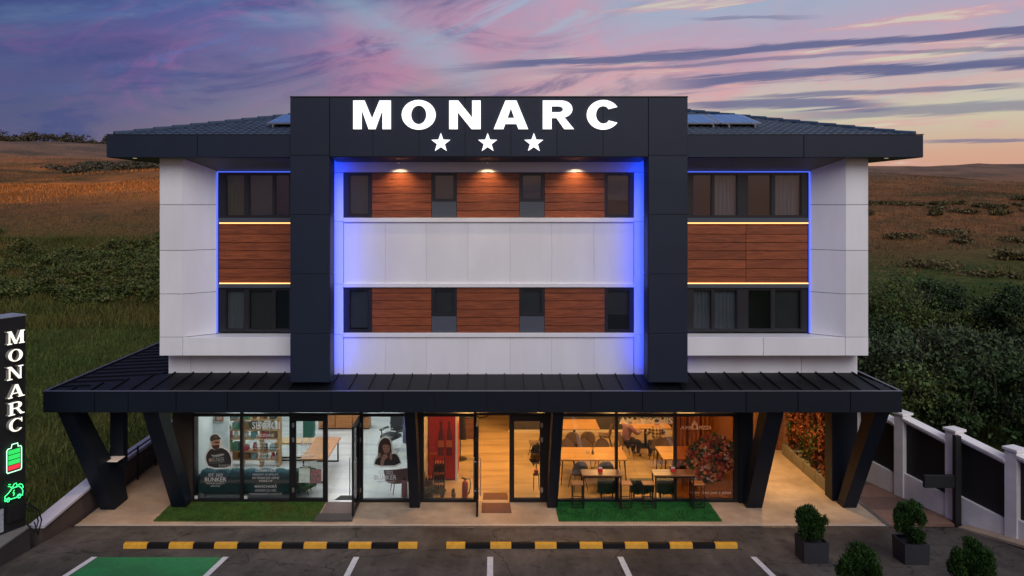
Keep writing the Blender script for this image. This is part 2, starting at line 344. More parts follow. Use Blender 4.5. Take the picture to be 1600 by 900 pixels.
def wood(name, c1, c2, scale=1.0, rough=.45, objrand=.18):
    m = bpy.data.materials.new(name); m.use_nodes = True; MATS[name] = m
    nt = m.node_tree; N = nt.nodes; L = nt.links; b = N['Principled BSDF']
    tc = N.new('ShaderNodeTexCoord'); oi = N.new('ShaderNodeObjectInfo')
    ad = N.new('ShaderNodeVectorMath'); ad.operation = 'ADD'; L.new(tc.outputs['Object'], ad.inputs[0])
    cb = N.new('ShaderNodeCombineXYZ'); mm = N.new('ShaderNodeMath'); mm.operation = 'MULTIPLY'; mm.inputs[1].default_value = 37.0
    L.new(oi.outputs['Random'], mm.inputs[0]); L.new(mm.outputs[0], cb.inputs[0]); L.new(mm.outputs[0], cb.inputs[2]); L.new(cb.outputs[0], ad.inputs[1])
    mp = N.new('ShaderNodeMapping'); mp.inputs['Scale'].default_value = (.9 * scale, 9 * scale, 13 * scale); L.new(ad.outputs[0], mp.inputs[0])
    n = N.new('ShaderNodeTexNoise'); n.inputs['Scale'].default_value = 1.6; n.inputs['Detail'].default_value = 7; n.inputs['Roughness'].default_value = .62; n.inputs['Distortion'].default_value = .7
    L.new(mp.outputs[0], n.inputs['Vector'])
    r = N.new('ShaderNodeValToRGB'); r.color_ramp.elements[0].position = .36; r.color_ramp.elements[0].color = (*c2, 1); r.color_ramp.elements[1].position = .66; r.color_ramp.elements[1].color = (*c1, 1)
    L.new(n.outputs[0], r.inputs[0])
    rr = N.new('ShaderNodeMapRange'); rr.inputs[3].default_value = 1 - objrand; rr.inputs[4].default_value = 1 + objrand; L.new(oi.outputs['Random'], rr.inputs[0])
    vm = N.new('ShaderNodeVectorMath'); vm.operation = 'SCALE'; L.new(r.outputs[0], vm.inputs[0]); L.new(rr.outputs[0], vm.inputs[3])
    L.new(vm.outputs[0], b.inputs['Base Color']); b.inputs['Roughness'].default_value = rough
    bp = N.new('ShaderNodeBump'); bp.inputs['Strength'].default_value = .15; bp.inputs['Distance'].default_value = .01; L.new(n.outputs[0], bp.inputs['Height']); L.new(bp.outputs[0], b.inputs['Normal'])
    return m
M_wood = wood('facade_wood', (.31, .076, .022), (.15, .034, .010), 1.4)
M_oak = wood('table_oak', (.52, .31, .12), (.38, .20, .07), .7, .4, .06)
M_walnut = wood('walnut_top', (.24, .10, .035), (.12, .045, .015), .8, .3, .06)
M_orangewood = wood('orange_wood', (.42, .17, .05), (.30, .11, .03), .8, .4, .06)

# ------------------------------------------------------------------ depths of the main planes (metres in front of the camera)
DS, DC, DP, DR, DB, DW, DE = 21.0, 19.25, 19.8, 19.95, 20.45, 20.85, 19.47
def asph_z(D): return .1125 * (DE - max(min(D, DE), 12.0)) - .004
def GA(px, py):
    """point on the sloping asphalt"""
    D = (HC - .1125 * DE) / ((py - H0) / F - .1125); return Vector((PX(px, D), D, asph_z(D)))

def np_mesh(name, V, Fq, m, parent=None, **tags):
    me = bpy.data.meshes.new(name); V = np.asarray(V, dtype=np.float32); Fq = np.asarray(Fq, dtype=np.int32)
    if parent is not None:
        o3 = ORG[parent.name]; V = V - np.array(o3, dtype=np.float32)
    k = Fq.shape[1]
    me.vertices.add(len(V)); me.vertices.foreach_set('co', V.ravel())
    me.loops.add(Fq.size); me.loops.foreach_set('vertex_index', Fq.ravel())
    me.polygons.add(len(Fq)); me.polygons.foreach_set('loop_start', np.arange(0, Fq.size, k, dtype=np.int32))
    me.materials.append(m); me.update(); me.validate()
    o = bpy.data.objects.new(name, me); COL.objects.link(o); o.parent = parent
    ORG[o.name] = ORG[parent.name] if parent is not None else Vector()
    return setp(o, **tags)

# ------------------------------------------------------------------ terrain
LP = np.array([(-200, -.12), (29, -.12), (38, .35), (52, 1.9), (70, 3.6), (105, 8.6), (160, 16.0), (260, 28.5), (420, 33), (900, 30)])
RP = np.array([(-200, -.12), (29, -.12), (38, .3), (52, 1.2), (70, 2.8), (105, 6.8), (160, 11.6), (260, 20.5), (420, 22), (900, 20)])
def vnoise(x, y, s, seed):
    x = x / s; y = y / s; r = np.random.default_rng(seed); T = r.random((64, 64))
    xi = np.floor(x).astype(int); yi = np.floor(y).astype(int); fx = x - xi; fy = y - yi
    fx = fx * fx * (3 - 2 * fx); fy = fy * fy * (3 - 2 * fy)
    g = lambda a, b: T[a % 64, b % 64]
    return (g(xi, yi) * (1 - fx) + g(xi + 1, yi) * fx) * (1 - fy) + (g(xi, yi + 1) * (1 - fx) + g(xi + 1, yi + 1) * fx) * fy - .5
def terr(x, y):
    x = np.asarray(x, float); y = np.asarray(y, float)
    w = np.clip((x / np.maximum(y, 20) + .3) / .65, 0, 1); w = w * w * (3 - 2 * w)
    z = np.interp(y, LP[:, 0], LP[:, 1]) * (1 - w) + np.interp(y, RP[:, 0], RP[:, 1]) * w
    a = np.clip((y - 34) / 60, 0, 1)
    return z + a * (vnoise(x, y, 14, 1) * 1.1 + vnoise(x, y, 45, 2) * 3.0 * np.clip(y / 200, 0, 1) + vnoise(x, y, 5, 3) * .35)
def make_terrain():
    ys = np.concatenate([np.linspace(-150, 20, 12), np.linspace(23, 120, 98), np.geomspace(122, 900, 70)])
    ts = np.linspace(-1, 1, 240); xs = np.sign(ts) * (np.abs(ts) ** 1.9) * 700
    XX, YY = np.meshgrid(xs, ys, indexing='ij'); ZZ = terr(XX, YY)
    V = np.stack([XX.ravel(), YY.ravel(), ZZ.ravel()], 1); nx, ny = XX.shape
    i, j = np.meshgrid(np.arange(nx - 1), np.arange(ny - 1), indexing='ij'); a = (i * ny + j).ravel()
    Fq = np.stack([a, a + ny, a + ny + 1, a + 1], 1)
    m = bpy.data.materials.new('hillside_grass'); m.use_nodes = True; nt = m.node_tree; N = nt.nodes; L = nt.links; b = N['Principled BSDF']; b.inputs['Roughness'].default_value = .95; b.inputs['Specular IOR Level'].default_value = .1
    tc = N.new('ShaderNodeTexCoord'); sp = N.new('ShaderNodeSeparateXYZ'); L.new(tc.outputs['Object'], sp.inputs[0])
    def nz(s, d=6, st=(1, 1, 1)):
        mp = N.new('ShaderNodeMapping'); mp.inputs['Scale'].default_value = st; L.new(tc.outputs['Object'], mp.inputs[0])
        n = N.new('ShaderNodeTexNoise'); n.inputs['Scale'].default_value = s; n.inputs['Detail'].default_value = d; n.inputs['Roughness'].default_value = .65; L.new(mp.outputs[0], n.inputs['Vector']); return n.outputs[0]
    def mr(v, a, b_, c=0, d=1):
        n = N.new('ShaderNodeMapRange'); n.inputs[1].default_value = a; n.inputs[2].default_value = b_; n.inputs[3].default_value = c; n.inputs[4].default_value = d; L.new(v, n.inputs[0]); return n.outputs[0]
    def mx(f, a, b_):
        n = N.new('ShaderNodeMix'); n.data_type = 'RGBA'; L.new(f, n.inputs[0])
        for i_, v in ((6, a), (7, b_)):
            if isinstance(v, tuple): n.inputs[i_].default_value = (*v, 1)
            else: L.new(v, n.inputs[i_])
        return n.outputs[2]
    def mad(a, k, c):
        n = N.new('ShaderNodeMath'); n.operation = 'MULTIPLY_ADD'; L.new(a, n.inputs[0]); n.inputs[1].default_value = k
        if isinstance(c, (int, float)): n.inputs[2].default_value = c
        else: L.new(c, n.inputs[2])
        return n.outputs[0]
    n1 = nz(.06); n2 = nz(.35); n3 = nz(.02, 5, (.5, 1.6, 1))
    yw = mad(n1, 60, mad(n2, 16, mad(sp.outputs[1], 1, -38)))
    green = mx(mr(n2, .38, .62), (.034, .060, .012), (.075, .080, .018))
    dry = mx(mr(n2, .36, .64), (.25, .105, .036), (.13, .066, .026))
    dry = mx(mr(n1, .5, .62), dry, (.055, .052, .018))
    orange = (.62, .20, .040)  # grazing sunset light on the left slope, put into the ground colour
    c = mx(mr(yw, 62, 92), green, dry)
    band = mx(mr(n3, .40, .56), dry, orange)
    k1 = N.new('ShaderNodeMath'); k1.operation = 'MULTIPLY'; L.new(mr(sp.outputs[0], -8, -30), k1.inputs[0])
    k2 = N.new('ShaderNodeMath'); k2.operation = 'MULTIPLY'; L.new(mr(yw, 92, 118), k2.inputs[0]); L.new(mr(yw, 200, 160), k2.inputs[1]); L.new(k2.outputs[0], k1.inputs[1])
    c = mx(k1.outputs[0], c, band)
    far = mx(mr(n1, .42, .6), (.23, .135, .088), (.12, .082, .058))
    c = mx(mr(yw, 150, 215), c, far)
    fine = nz(2.2, 5); vm = N.new('ShaderNodeVectorMath'); vm.operation = 'SCALE'; L.new(c, vm.inputs[0]); L.new(mr(fine, .3, .7, .62, 1.35), vm.inputs[3])
    L.new(vm.outputs[0], b.inputs['Base Color'])
    bp = N.new('ShaderNodeBump'); bp.inputs['Strength'].default_value = .9; bp.inputs['Distance'].default_value = .6; L.new(nz(1.2, 6), bp.inputs['Height']); L.new(bp.outputs[0], b.inputs['Normal'])
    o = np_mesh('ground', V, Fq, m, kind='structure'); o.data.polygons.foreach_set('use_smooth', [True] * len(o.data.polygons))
make_terrain()

# asphalt yard: slopes gently down to the drain in front of the pavement
mb = MB()
ys_ = [-40, 0, 11.9, 12.1, 14, 16, 18, DE - .10]
pr = [(y, asph_z(y)) for y in ys_]
for (ya, za), (yb, zb) in zip(pr[:-1], pr[1:]):
    mb.quad((-10.68, ya, za), (13.6, ya, za), (13.6, yb, zb), (-10.68, yb, zb))
def asphalt():
    m = bpy.data.materials.new('worn_asphalt'); m.use_nodes = True; nt = m.node_tree; N = nt.nodes; L = nt.links; b = N['Principled BSDF']
    tc = N.new('ShaderNodeTexCoord')
    def nz(s, d, st=(1, 1, 1), ro=.6, di=0):
        mp = N.new('ShaderNodeMapping'); mp.inputs['Scale'].default_value = st; L.new(tc.outputs['Object'], mp.inputs[0]); n = N.new('ShaderNodeTexNoise'); n.inputs['Scale'].default_value = s; n.inputs['Detail'].default_value = d; n.inputs['Roughness'].default_value = ro; n.inputs['Distortion'].default_value = di; L.new(mp.outputs[0], n.inputs['Vector']); return n.outputs[0]
    def mr(v, a, c, lo, hi):
        n = N.new('ShaderNodeMapRange'); n.inputs[1].default_value = a; n.inputs[2].default_value = c; n.inputs[3].default_value = lo; n.inputs[4].default_value = hi; L.new(v, n.inputs[0]); return n.outputs[0]
    def mul(a, c):
        n = N.new('ShaderNodeMath'); n.operation = 'MULTIPLY'; L.new(a, n.inputs[0]); L.new(c, n.inputs[1]); return n.outputs[0]
    v = mul(mr(nz(.45, 6, (1, 1, 1), .62, .6), .32, .68, .5, 1.35), mr(nz(1.6, 6, (2.2, .45, 1), .65), .35, .7, .75, 1.2))
    v = mul(v, mr(nz(90, 3, ro=.8), .3, .7, .6, 1.45)); v = mul(v, mr(nz(3.2, 8, (1, 1, 1), .72), .55, .63, 1.0, .5))
    vo = N.new('ShaderNodeTexVoronoi'); vo.feature = 'DISTANCE_TO_EDGE'; vo.inputs['Scale'].default_value = .33
    wv = N.new('ShaderNodeVectorMath'); wv.operation = 'ADD'; nn = N.new('ShaderNodeTexNoise'); nn.inputs['Scale'].default_value = 1.3; nn.inputs['Detail'].default_value = 6; L.new(tc.outputs['Object'], nn.inputs['Vector']); L.new(tc.outputs['Object'], wv.inputs[0]); L.new(nn.outputs['Color'], wv.inputs[1]); L.new(wv.outputs[0], vo.inputs['Vector'])
    v = mul(v, mr(vo.outputs['Distance'], .002, .008, .35, 1.0))
    rgb = N.new('ShaderNodeRGB'); rgb.outputs[0].default_value = (.088, .074, .062, 1); vm = N.new('ShaderNodeVectorMath'); vm.operation = 'SCALE'; L.new(rgb.outputs[0], vm.inputs[0]); L.new(v, vm.inputs[3]); L.new(vm.outputs[0], b.inputs['Base Color'])
    b.inputs['Roughness'].default_value = .85; b.inputs['Specular IOR Level'].default_value = .3
    bp = N.new('ShaderNodeBump'); bp.inputs['Strength'].default_value = .6; bp.inputs['Distance'].default_value = .012; L.new(nz(110, 3), bp.inputs['Height']); L.new(bp.outputs[0], b.inputs['Normal']); return m
mb.build('asphalt_yard', asphalt(), kind='structure')
# pavement: one slab with a front nosing, wraps both sides of the building
mb = MB()
mb.prism([(DE, -.1), (DE, 0), (40, 0), (40, -.1)], 'x', -10.6, 9.98)
pave = mb.build('pavement', M_conc, kind='structure')
mb = MB(); mb.box(-10.6, 9.98, DE + .0, DE + .10, .001, .012); mb.build('edge_strip', mat('pale_stone_edge', (.40, .34, .28), .7, 0, .15, 8), pave, world=False)
# brown paved ramp by the right boundary
M_ramp = mat('brown_pavers', (.20, .105, .075), .8, 0, .2, 4, .3, 60, col2=(.14, .078, .058), c2scale=.8)
mb = MB(); mb.slab((10.06, DE + .12, -.07), (12.35, DE + .12, -.07), (11.0, 27.5, -.07), (10.06, 27.5, -.07), .05); ramp_o = mb.build('brick_ramp', M_ramp, kind='structure')
for k in range(9):
    a = DE + .15 + k * .9; mb = MB(); x1 = 12.3 - (a - DE) * .26
    mb.box(10.08, x1, a, a + .88, -.018, -.002); mb.build('paving_band', mat('brown_paver_band_%d' % (k % 2), ((.23, .125, .088), (.155, .086, .064))[k % 2], .8, 0, .2, 5, .25, 60), ramp_o, world=False)
mb = MB(); mb.prism([(9.99, -.1), (9.99, .03), (10.06, .03), (10.06, -.1)], 'y', DE, 26); mb.build('path_edging', M_alu, label='metal edging strip between pale concrete and brown paved ramp', cat='edging')
# drain
mb = MB()
mb.box(-10.6, 9.98, DE - .012, DE - .006, -.02, .004); mb.box(-10.6, 9.98, DE - .098, DE - .09, -.02, .004); mb.box(-10.6, 9.98, DE - .1, DE, -.06, -.05)
x = -10.59
while x < 9.97:
    mb.box(x, x + .035, DE - .09, DE - .012, -.02, .003); x += .075
mb.build('drain_channel', mat('galvanised_grate', (.16, .13, .11), .5, .6), label='narrow slotted drain channel along the front edge of the pavement', cat='drain')

# ------------------------------------------------------------------ painted markings on the asphalt
def strip(px0, px1, py0, py1, name, m, label, cat, group=None, w=.13, dz=.004):
    a = GA(px0, py0); yn = 12.3
    b = Vector((a.x, yn, asph_z(yn)))
    mb = MB(); n = 6
    for i in range(n):
        t0, t1 = i / n, (i + 1) / n
        ya, yb = a.y + (b.y - a.y) * t0, a.y + (b.y - a.y) * t1
        xa, xb = a.x + (px1 * (t0)), a.x + (px1 * (t1))
        mb.quad((xb - w / 2, yb, asph_z(yb) + dz), (xb + w / 2, yb, asph_z(yb) + dz), (xa + w / 2, ya, asph_z(ya) + dz), (xa - w / 2, ya, asph_z(ya) + dz))
    return mb.build(name, m, label=label, cat=cat, group=group)
for px, dx, lb in ((148, -.1, 'white parking line along left edge of the green bay'), (353, -.1, 'white parking line along right edge of the green bay'),
               (557, 0, 'white parking line below the left kerb bar, right of the green bay'), (766, 0, 'white parking line straight in front of the pizzeria doorway'),
               (969, 0, 'white parking line below the right kerb bar'), (1177, .1, 'rightmost white parking line, beside the potted bushes')):
    strip(px, dx, 870, 0, 'parking_line', M_line, lb, 'road marking', 'parking lines')
a, b = GA(152, 870.5), GA(349, 870.5); mb = MB(); n = 6
for i in range(n):
    ya, yb = a.y + (12.3 - a.y) * i / n, a.y + (12.3 - a.y) * (i + 1) / n
    mb.quad((a.x - .1 * (i + 1) / n + .02, yb, asph_z(yb) + .002), (b.x - .1 * (i + 1) / n - .02, yb, asph_z(yb) + .002), (b.x - .1 * i / n - .02, ya, asph_z(ya) + .002), (a.x - .1 * i / n + .02, ya, asph_z(ya) + .002))
mb.build('charging_bay_paint', M_greenpaint, label='bright green painted parking bay at lower left', cat='road marking')

# kerb bars of alternating yellow and black blocks
def kerb(segs, label):
    e0 = GA(segs[0][0], 857)
    root = empty('parking_kerb', (e0.x, e0.y, e0.z), label, 'parking kerb', 'striped parking kerbs')
    xs = []
    for i, (s0, s1) in enumerate(segs):
        xs.append((s0, s1, M_yel))
        if i < len(segs) - 1: xs.append((s1, segs[i + 1][0], M_blk))
    for s0, s1, m in xs:
        x0, x1 = PX(s0, e0.y), PX(s1, e0.y); z = asph_z(e0.y)
        h = .105 if m is M_yel else .098
        pf = [(e0.y - .01, z - .02), (e0.y + .02, z + h - .02), (e0.y + .05, z + h), (e0.y + .13, z + h), (e0.y + .16, z + h - .02), (e0.y + .19, z - .03)]
        mb = MB(); mb.prism(pf, 'x', x0 + .004, x1 - .004); mb.build('kerb_block', m, root)
kerb([(192, 229), (263, 301), (334, 370), (404, 440), (474, 510), (544, 580), (622, 652)], 'long yellow and black striped kerb bar in front of the hair salon')
kerb([(697, 727), (766, 799), (836, 870), (906, 942), (977, 1013), (1047, 1083), (1118, 1153)], 'long yellow and black striped kerb bar in front of the pizzeria')

# ================================================================== THE BUILDING
B = empty('hotel_building', (0, DS, 0), 'three storey hotel clad in anthracite, white and wood panels with a dark canopy', 'building')
def part(mb, name, m, parent=None, **k): return mb.build(name, m, parent or B, **k)
XL, XR = -8.87, 9.97              # upper storeys
GL, GR = -8.35, 6.85              # ground floor rooms
# core of the upper storeys (behind the cladding)
mb = MB(); mb.box(XL + .03, XR - .03, DS + .55, 33.4, 3.2, 9.5); part(mb, 'upper_wall', M_core)
mb = MB(); mb.box(XL, XL + .05, DS + .02, 33.5, 3.6, 9.4); mb.box(XR - .05, XR, DS + .02, 33.5, 3.6, 9.4); mb.box(XL, XR, 33.41, 33.5, 3.6, 9.4); part(mb, 'side_wall', M_whiteplain)

def panel(x0, x1, yf, z0, z1, m, name='cladding_panel', t=.05, gap=.009, parent=None):
    mb = MB(); mb.cbox(x0 + gap, x1 - gap, yf, yf + t, z0 + gap, z1 - gap, .006); return part(mb, name, m, parent)

# --- dark frame: two pylons and the top beam
zt = PZ(152, DP); zb = PZ(245, DP)
plyL, plyR = (PX(453, DP), PX(515, DP)), (PX(1013, DP), PX(1075, DP))
jz = [PZ(y, DP) for y in (598, 521.5, 428.5, 335.5, 243)]
for (x0, x1) in (plyL, plyR):
    mb = MB(); mb.box(x0 + .012, x1 - .012, DP + .02, DP + .56, jz[0] + .01, zt - .015); part(mb, 'pylon_core', M_darktrim)
    for za, zb_ in zip(jz, jz[1:] + [zt]): panel(x0, x1, DP, za, zb_, M_dark, gap=.008)
    for xs in ((x0 - .004, x0 + .02), (x1 - .02, x1 + .004)):
        for za, zb_ in zip(jz, jz[1:] + [zt]):
            mb = MB(); mb.box(xs[0], xs[1], DP + .06, DP + .58, za + .01, zb_ - .01); part(mb, 'cladding_panel', M_dark)
mb = MB(); mb.box(plyL[1], plyR[0], DP + .02, DP + .7, zb + .012, zt - .02); part(mb, 'beam_core', M_darktrim)
bx = [515, 582.5, 654.5, 726.5, 798, 870, 942, 1013]
for a, b in zip(bx[:-1], bx[1:]): panel(PX(a, DP), PX(b, DP), DP, zb, zt, M_dark, gap=.008)
mb = MB(); mb.box(plyL[0], plyR[1], DP - .015, DP + .66, zt + .001, zt + .03); part(mb, 'parapet_cap', M_darktrim)
mb = MB(); mb.slab((plyL[1], DP + .03, zb - .006), (plyR[0], DP + .03, zb - .006), (plyR[0], DW + .05, PZ(253.5, DW)), (plyL[1], DW + .05, PZ(253.5, DW)), .02); part(mb, 'beam_soffit', M_dark)

# --- centre facade
cx0, cx1 = plyL[1] - .25, plyR[0] + .25
def cz(y): return PZ(y, DW)
mb = MB(); mb.box(cx0, cx1, DW + .32, DS + .53, 3.55, cz(244)); part(mb, 'centre_wall', M_core)
seams = [505, 537, 602, 666, 731, 797, 862, 928, 990, 1024]
def CXp(px): return PX(px, DW)
panel(CXp(505), CXp(1024), DW - .012, cz(269.3), cz(250), M_white, gap=.002)      # top band
for a, b in ((505, 536.5), (990.5, 1024)):
    for y0, y1 in ((346, 269.5), (444, 346), (523, 444), (586, 523)):
        panel(CXp(a), CXp(b), DW, cz(y0), cz(y1), M_white, gap=.003)
for y0, y1 in ((443, 347), (585, 526.5)):
    for a, b in zip(seams[1:-2], seams[2:-1]): panel(CXp(a), CXp(b), DW, cz(y0), cz(y1), M_white, gap=.001)
for y0, y1 in ((347, 340.3), (448.7, 442.5), (526.5, 520)):   # projecting white ledges
    mb = MB(); mb.cbox(CXp(536.8), CXp(990.2), DW - .05, DW + .1, cz(y0), cz(y1), .006); part(mb, 'white_ledge', M_whiteplain)
M_blind = mat('dusk_blind', (.20, .23, .29), .8, 0, .1, 3, stretch=(1, 1, 12))
M_blind2 = mat('warm_grey_blind', (.17, .15, .13), .8, 0, .12, 3)
M_curtain = mat('sheer_curtain', (.50, .48, .46), .85, 0, .15, 6, stretch=(6, 1, .3))
M_lining = mat('ochre_curtain', (.24, .22, .07), .85, 0, .15, 6, stretch=(6, 1, .3))
M_greypanel = mat('slate_grey_panel', (.065, .075, .095), .45, 0, .08, 3)
def window(x0, x1, z0, z1, yf, panes, fw=.055, blind=None, hbar=None):
    """frame = the part; pane and blind = sub-parts. panes: list of (xa, xb) openings"""
    mb = MB()
    mb.box(x0, x1, yf, yf + .09, z0, z0 + fw); mb.box(x0, x1, yf, yf + .09, z1 - fw, z1)
    ed = [x0] + [e for p in panes for e in p] + [x1]
    for i in range(0, len(ed), 2): mb.box(ed[i], ed[i + 1], yf, yf + .09, z0 + fw, z1 - fw)
    for xa, xb in panes:   # sash rim
        for q in ((xa, xa + .022, z0 + fw, z1 - fw), (xb - .022, xb, z0 + fw, z1 - fw), (xa + .022, xb - .022, z0 + fw, z0 + fw + .022), (xa + .022, xb - .022, z1 - fw - .022, z1 - fw)): mb.box(q[0], q[1], yf + .016, yf + .08, q[2], q[3])
    mb.box(panes[0][0] - .028, panes[0][0] - .012, yf - .018, yf, (z0 + z1) / 2 - .08, (z0 + z1) / 2 + .03)
    w = part(mb, 'window', M_frame)
    for i, (xa, xb) in enumerate(panes):
        mb = MB(); mb.box(xa + .02, xb - .02, yf + .045, yf + .057, z0 + fw + .02, z1 - fw - .02); part(mb, 'pane', M_uglass, w)
        kind = blind[i] if blind else None
        if kind == 'blind':
            mb = MB(); zt_ = z1 - fw - .01; zz = zt_
            while zz > z0 + fw + .07:
                mb.slab((xa + .03, yf + .13, zz - .046), (xb - .03, yf + .13, zz - .046), (xb - .03, yf + .155, zz), (xa + .03, yf + .155, zz), .003); zz -= .05
            part(mb, 'blind', M_blind, w)
        elif kind in ('roller', 'roller_half'):
            zl = z0 + fw + (.0 if kind == 'roller' else .34 * (z1 - z0))
            mb = MB(); mb.box(xa + .02, xb - .02, yf + .15, yf + .155, zl, z1 - fw); mb.box(xa + .02, xb - .02, yf + .145, yf + .165, zl, zl + .025); part(mb, 'blind', M_blind2, w)
        elif kind in ('curtain', 'ochre', 'half'):
            xb_ = xb if kind != 'half' else xa + (xb - xa) * .5; mb = MB()
            mb.grid(lambda u, v: (xa + (xb_ - xa) * u + .02 * v * math.sin(5 * u), yf + .17 + .022 * math.sin(u * (xb_ - xa) * 55 + v * .8), z0 + .02 + (z1 - z0 - .04) * v), 48, 3)
            part(mb, 'curtain', M_lining if kind == 'ochre' else M_curtain, w)
    return w
def planks(x0, x1, zs, yf, t=.03):
    for za, zb_ in zip(zs[:-1], zs[1:]):
        mb = MB(); mb.cbox(x0 + .004, x1 - .004, yf, yf + t, za + .006, zb_ - .006, .004); part(mb, 'wood_plank', M_wood)
for row, (yt, yb) in enumerate(((269.8, 340.3), (449.2, 519.8))):
    z0, z1 = cz(yb), cz(yt)
    yy = [yb, yt + 59.5, yt + 46.3, yt + 33, yt + 22.5, yt + 9.9, yt] if row == 0 else [yb, yt + 60, yt + 47, yt + 34, yt + 21, yt + 9, yt]
    for a, b in ((581, 674), (713.5, 811.5), (851, 945)): planks(CXp(a), CXp(b), [cz(v) for v in yy], DW + .012)
    window(CXp(537), CXp(581), z0, z1, DW + .02, [(CXp(545), CXp(576))], blind=['blind'])
    window(CXp(945), CXp(990), z0, z1, DW + .02, [(CXp(949), CXp(984))], blind=['roller_half' if row == 0 else 'roller_half'])
    for a, b in ((674, 713.5), (811.5, 851)):
        zm = cz(yt + 45.2)
        window(CXp(a), CXp(b), zm, z1, DW + .02, [(CXp(a + 4.5), CXp(b - 4))], blind=['roller'])
        panel(CXp(a), CXp(b), DW + .015, z0, zm, M_greypanel, gap=.003)
# LED strips behind the pylons
for xx in (plyL[1] - .055, plyR[0] + .055):
    mb = MB(); mb.box(xx - .02, xx + .02, DP + .582, DP + .60, 3.75, cz(247)); part(mb, 'blue_light_strip', M_blueglow)
# downlights under the beam: small fittings with warm spots
def spot(loc, tgt, power, angle, col=(1.0, .66, .30), blend=.5, size=.03, parent=B):
    ld = bpy.data.lights.new('spot', 'SPOT'); ld.energy = power; ld.spot_size = R(angle); ld.spot_blend = blend; ld.color = col; ld.shadow_soft_size = size
    o = bpy.data.objects.new('downlight_lamp', ld); COL.objects.link(o); o.parent = parent; o3 = ORG[parent.name]
    o.location = Vector(loc) - o3; o.rotation_euler = (Vector(tgt) - Vector(loc)).to_track_quat('-Z', 'Y').to_euler(); return o
for px in (625, 762, 899):
    x = CXp(px); zc = 9.262
    mb = MB(); mb.lathe([(.030, 0), (.034, .012), (.034, .03)], (x, DW - .29, zc), 12); d = part(mb, 'downlight', M_darktrim)
    mb = MB(); mb.lathe([(.022, -.004), (.022, .0)], (x, DW - .29, zc), 12); part(mb, 'lens', mat('lamp_lens', (.9, .8, .6), .4, emit=(1, .7, .35), estr=1.2), d)
    spot((x, DW - .29, zc - .01), (x, DW - .20, zc - 1.0), 72, 124, (1.0, .70, .38), blend=.75)

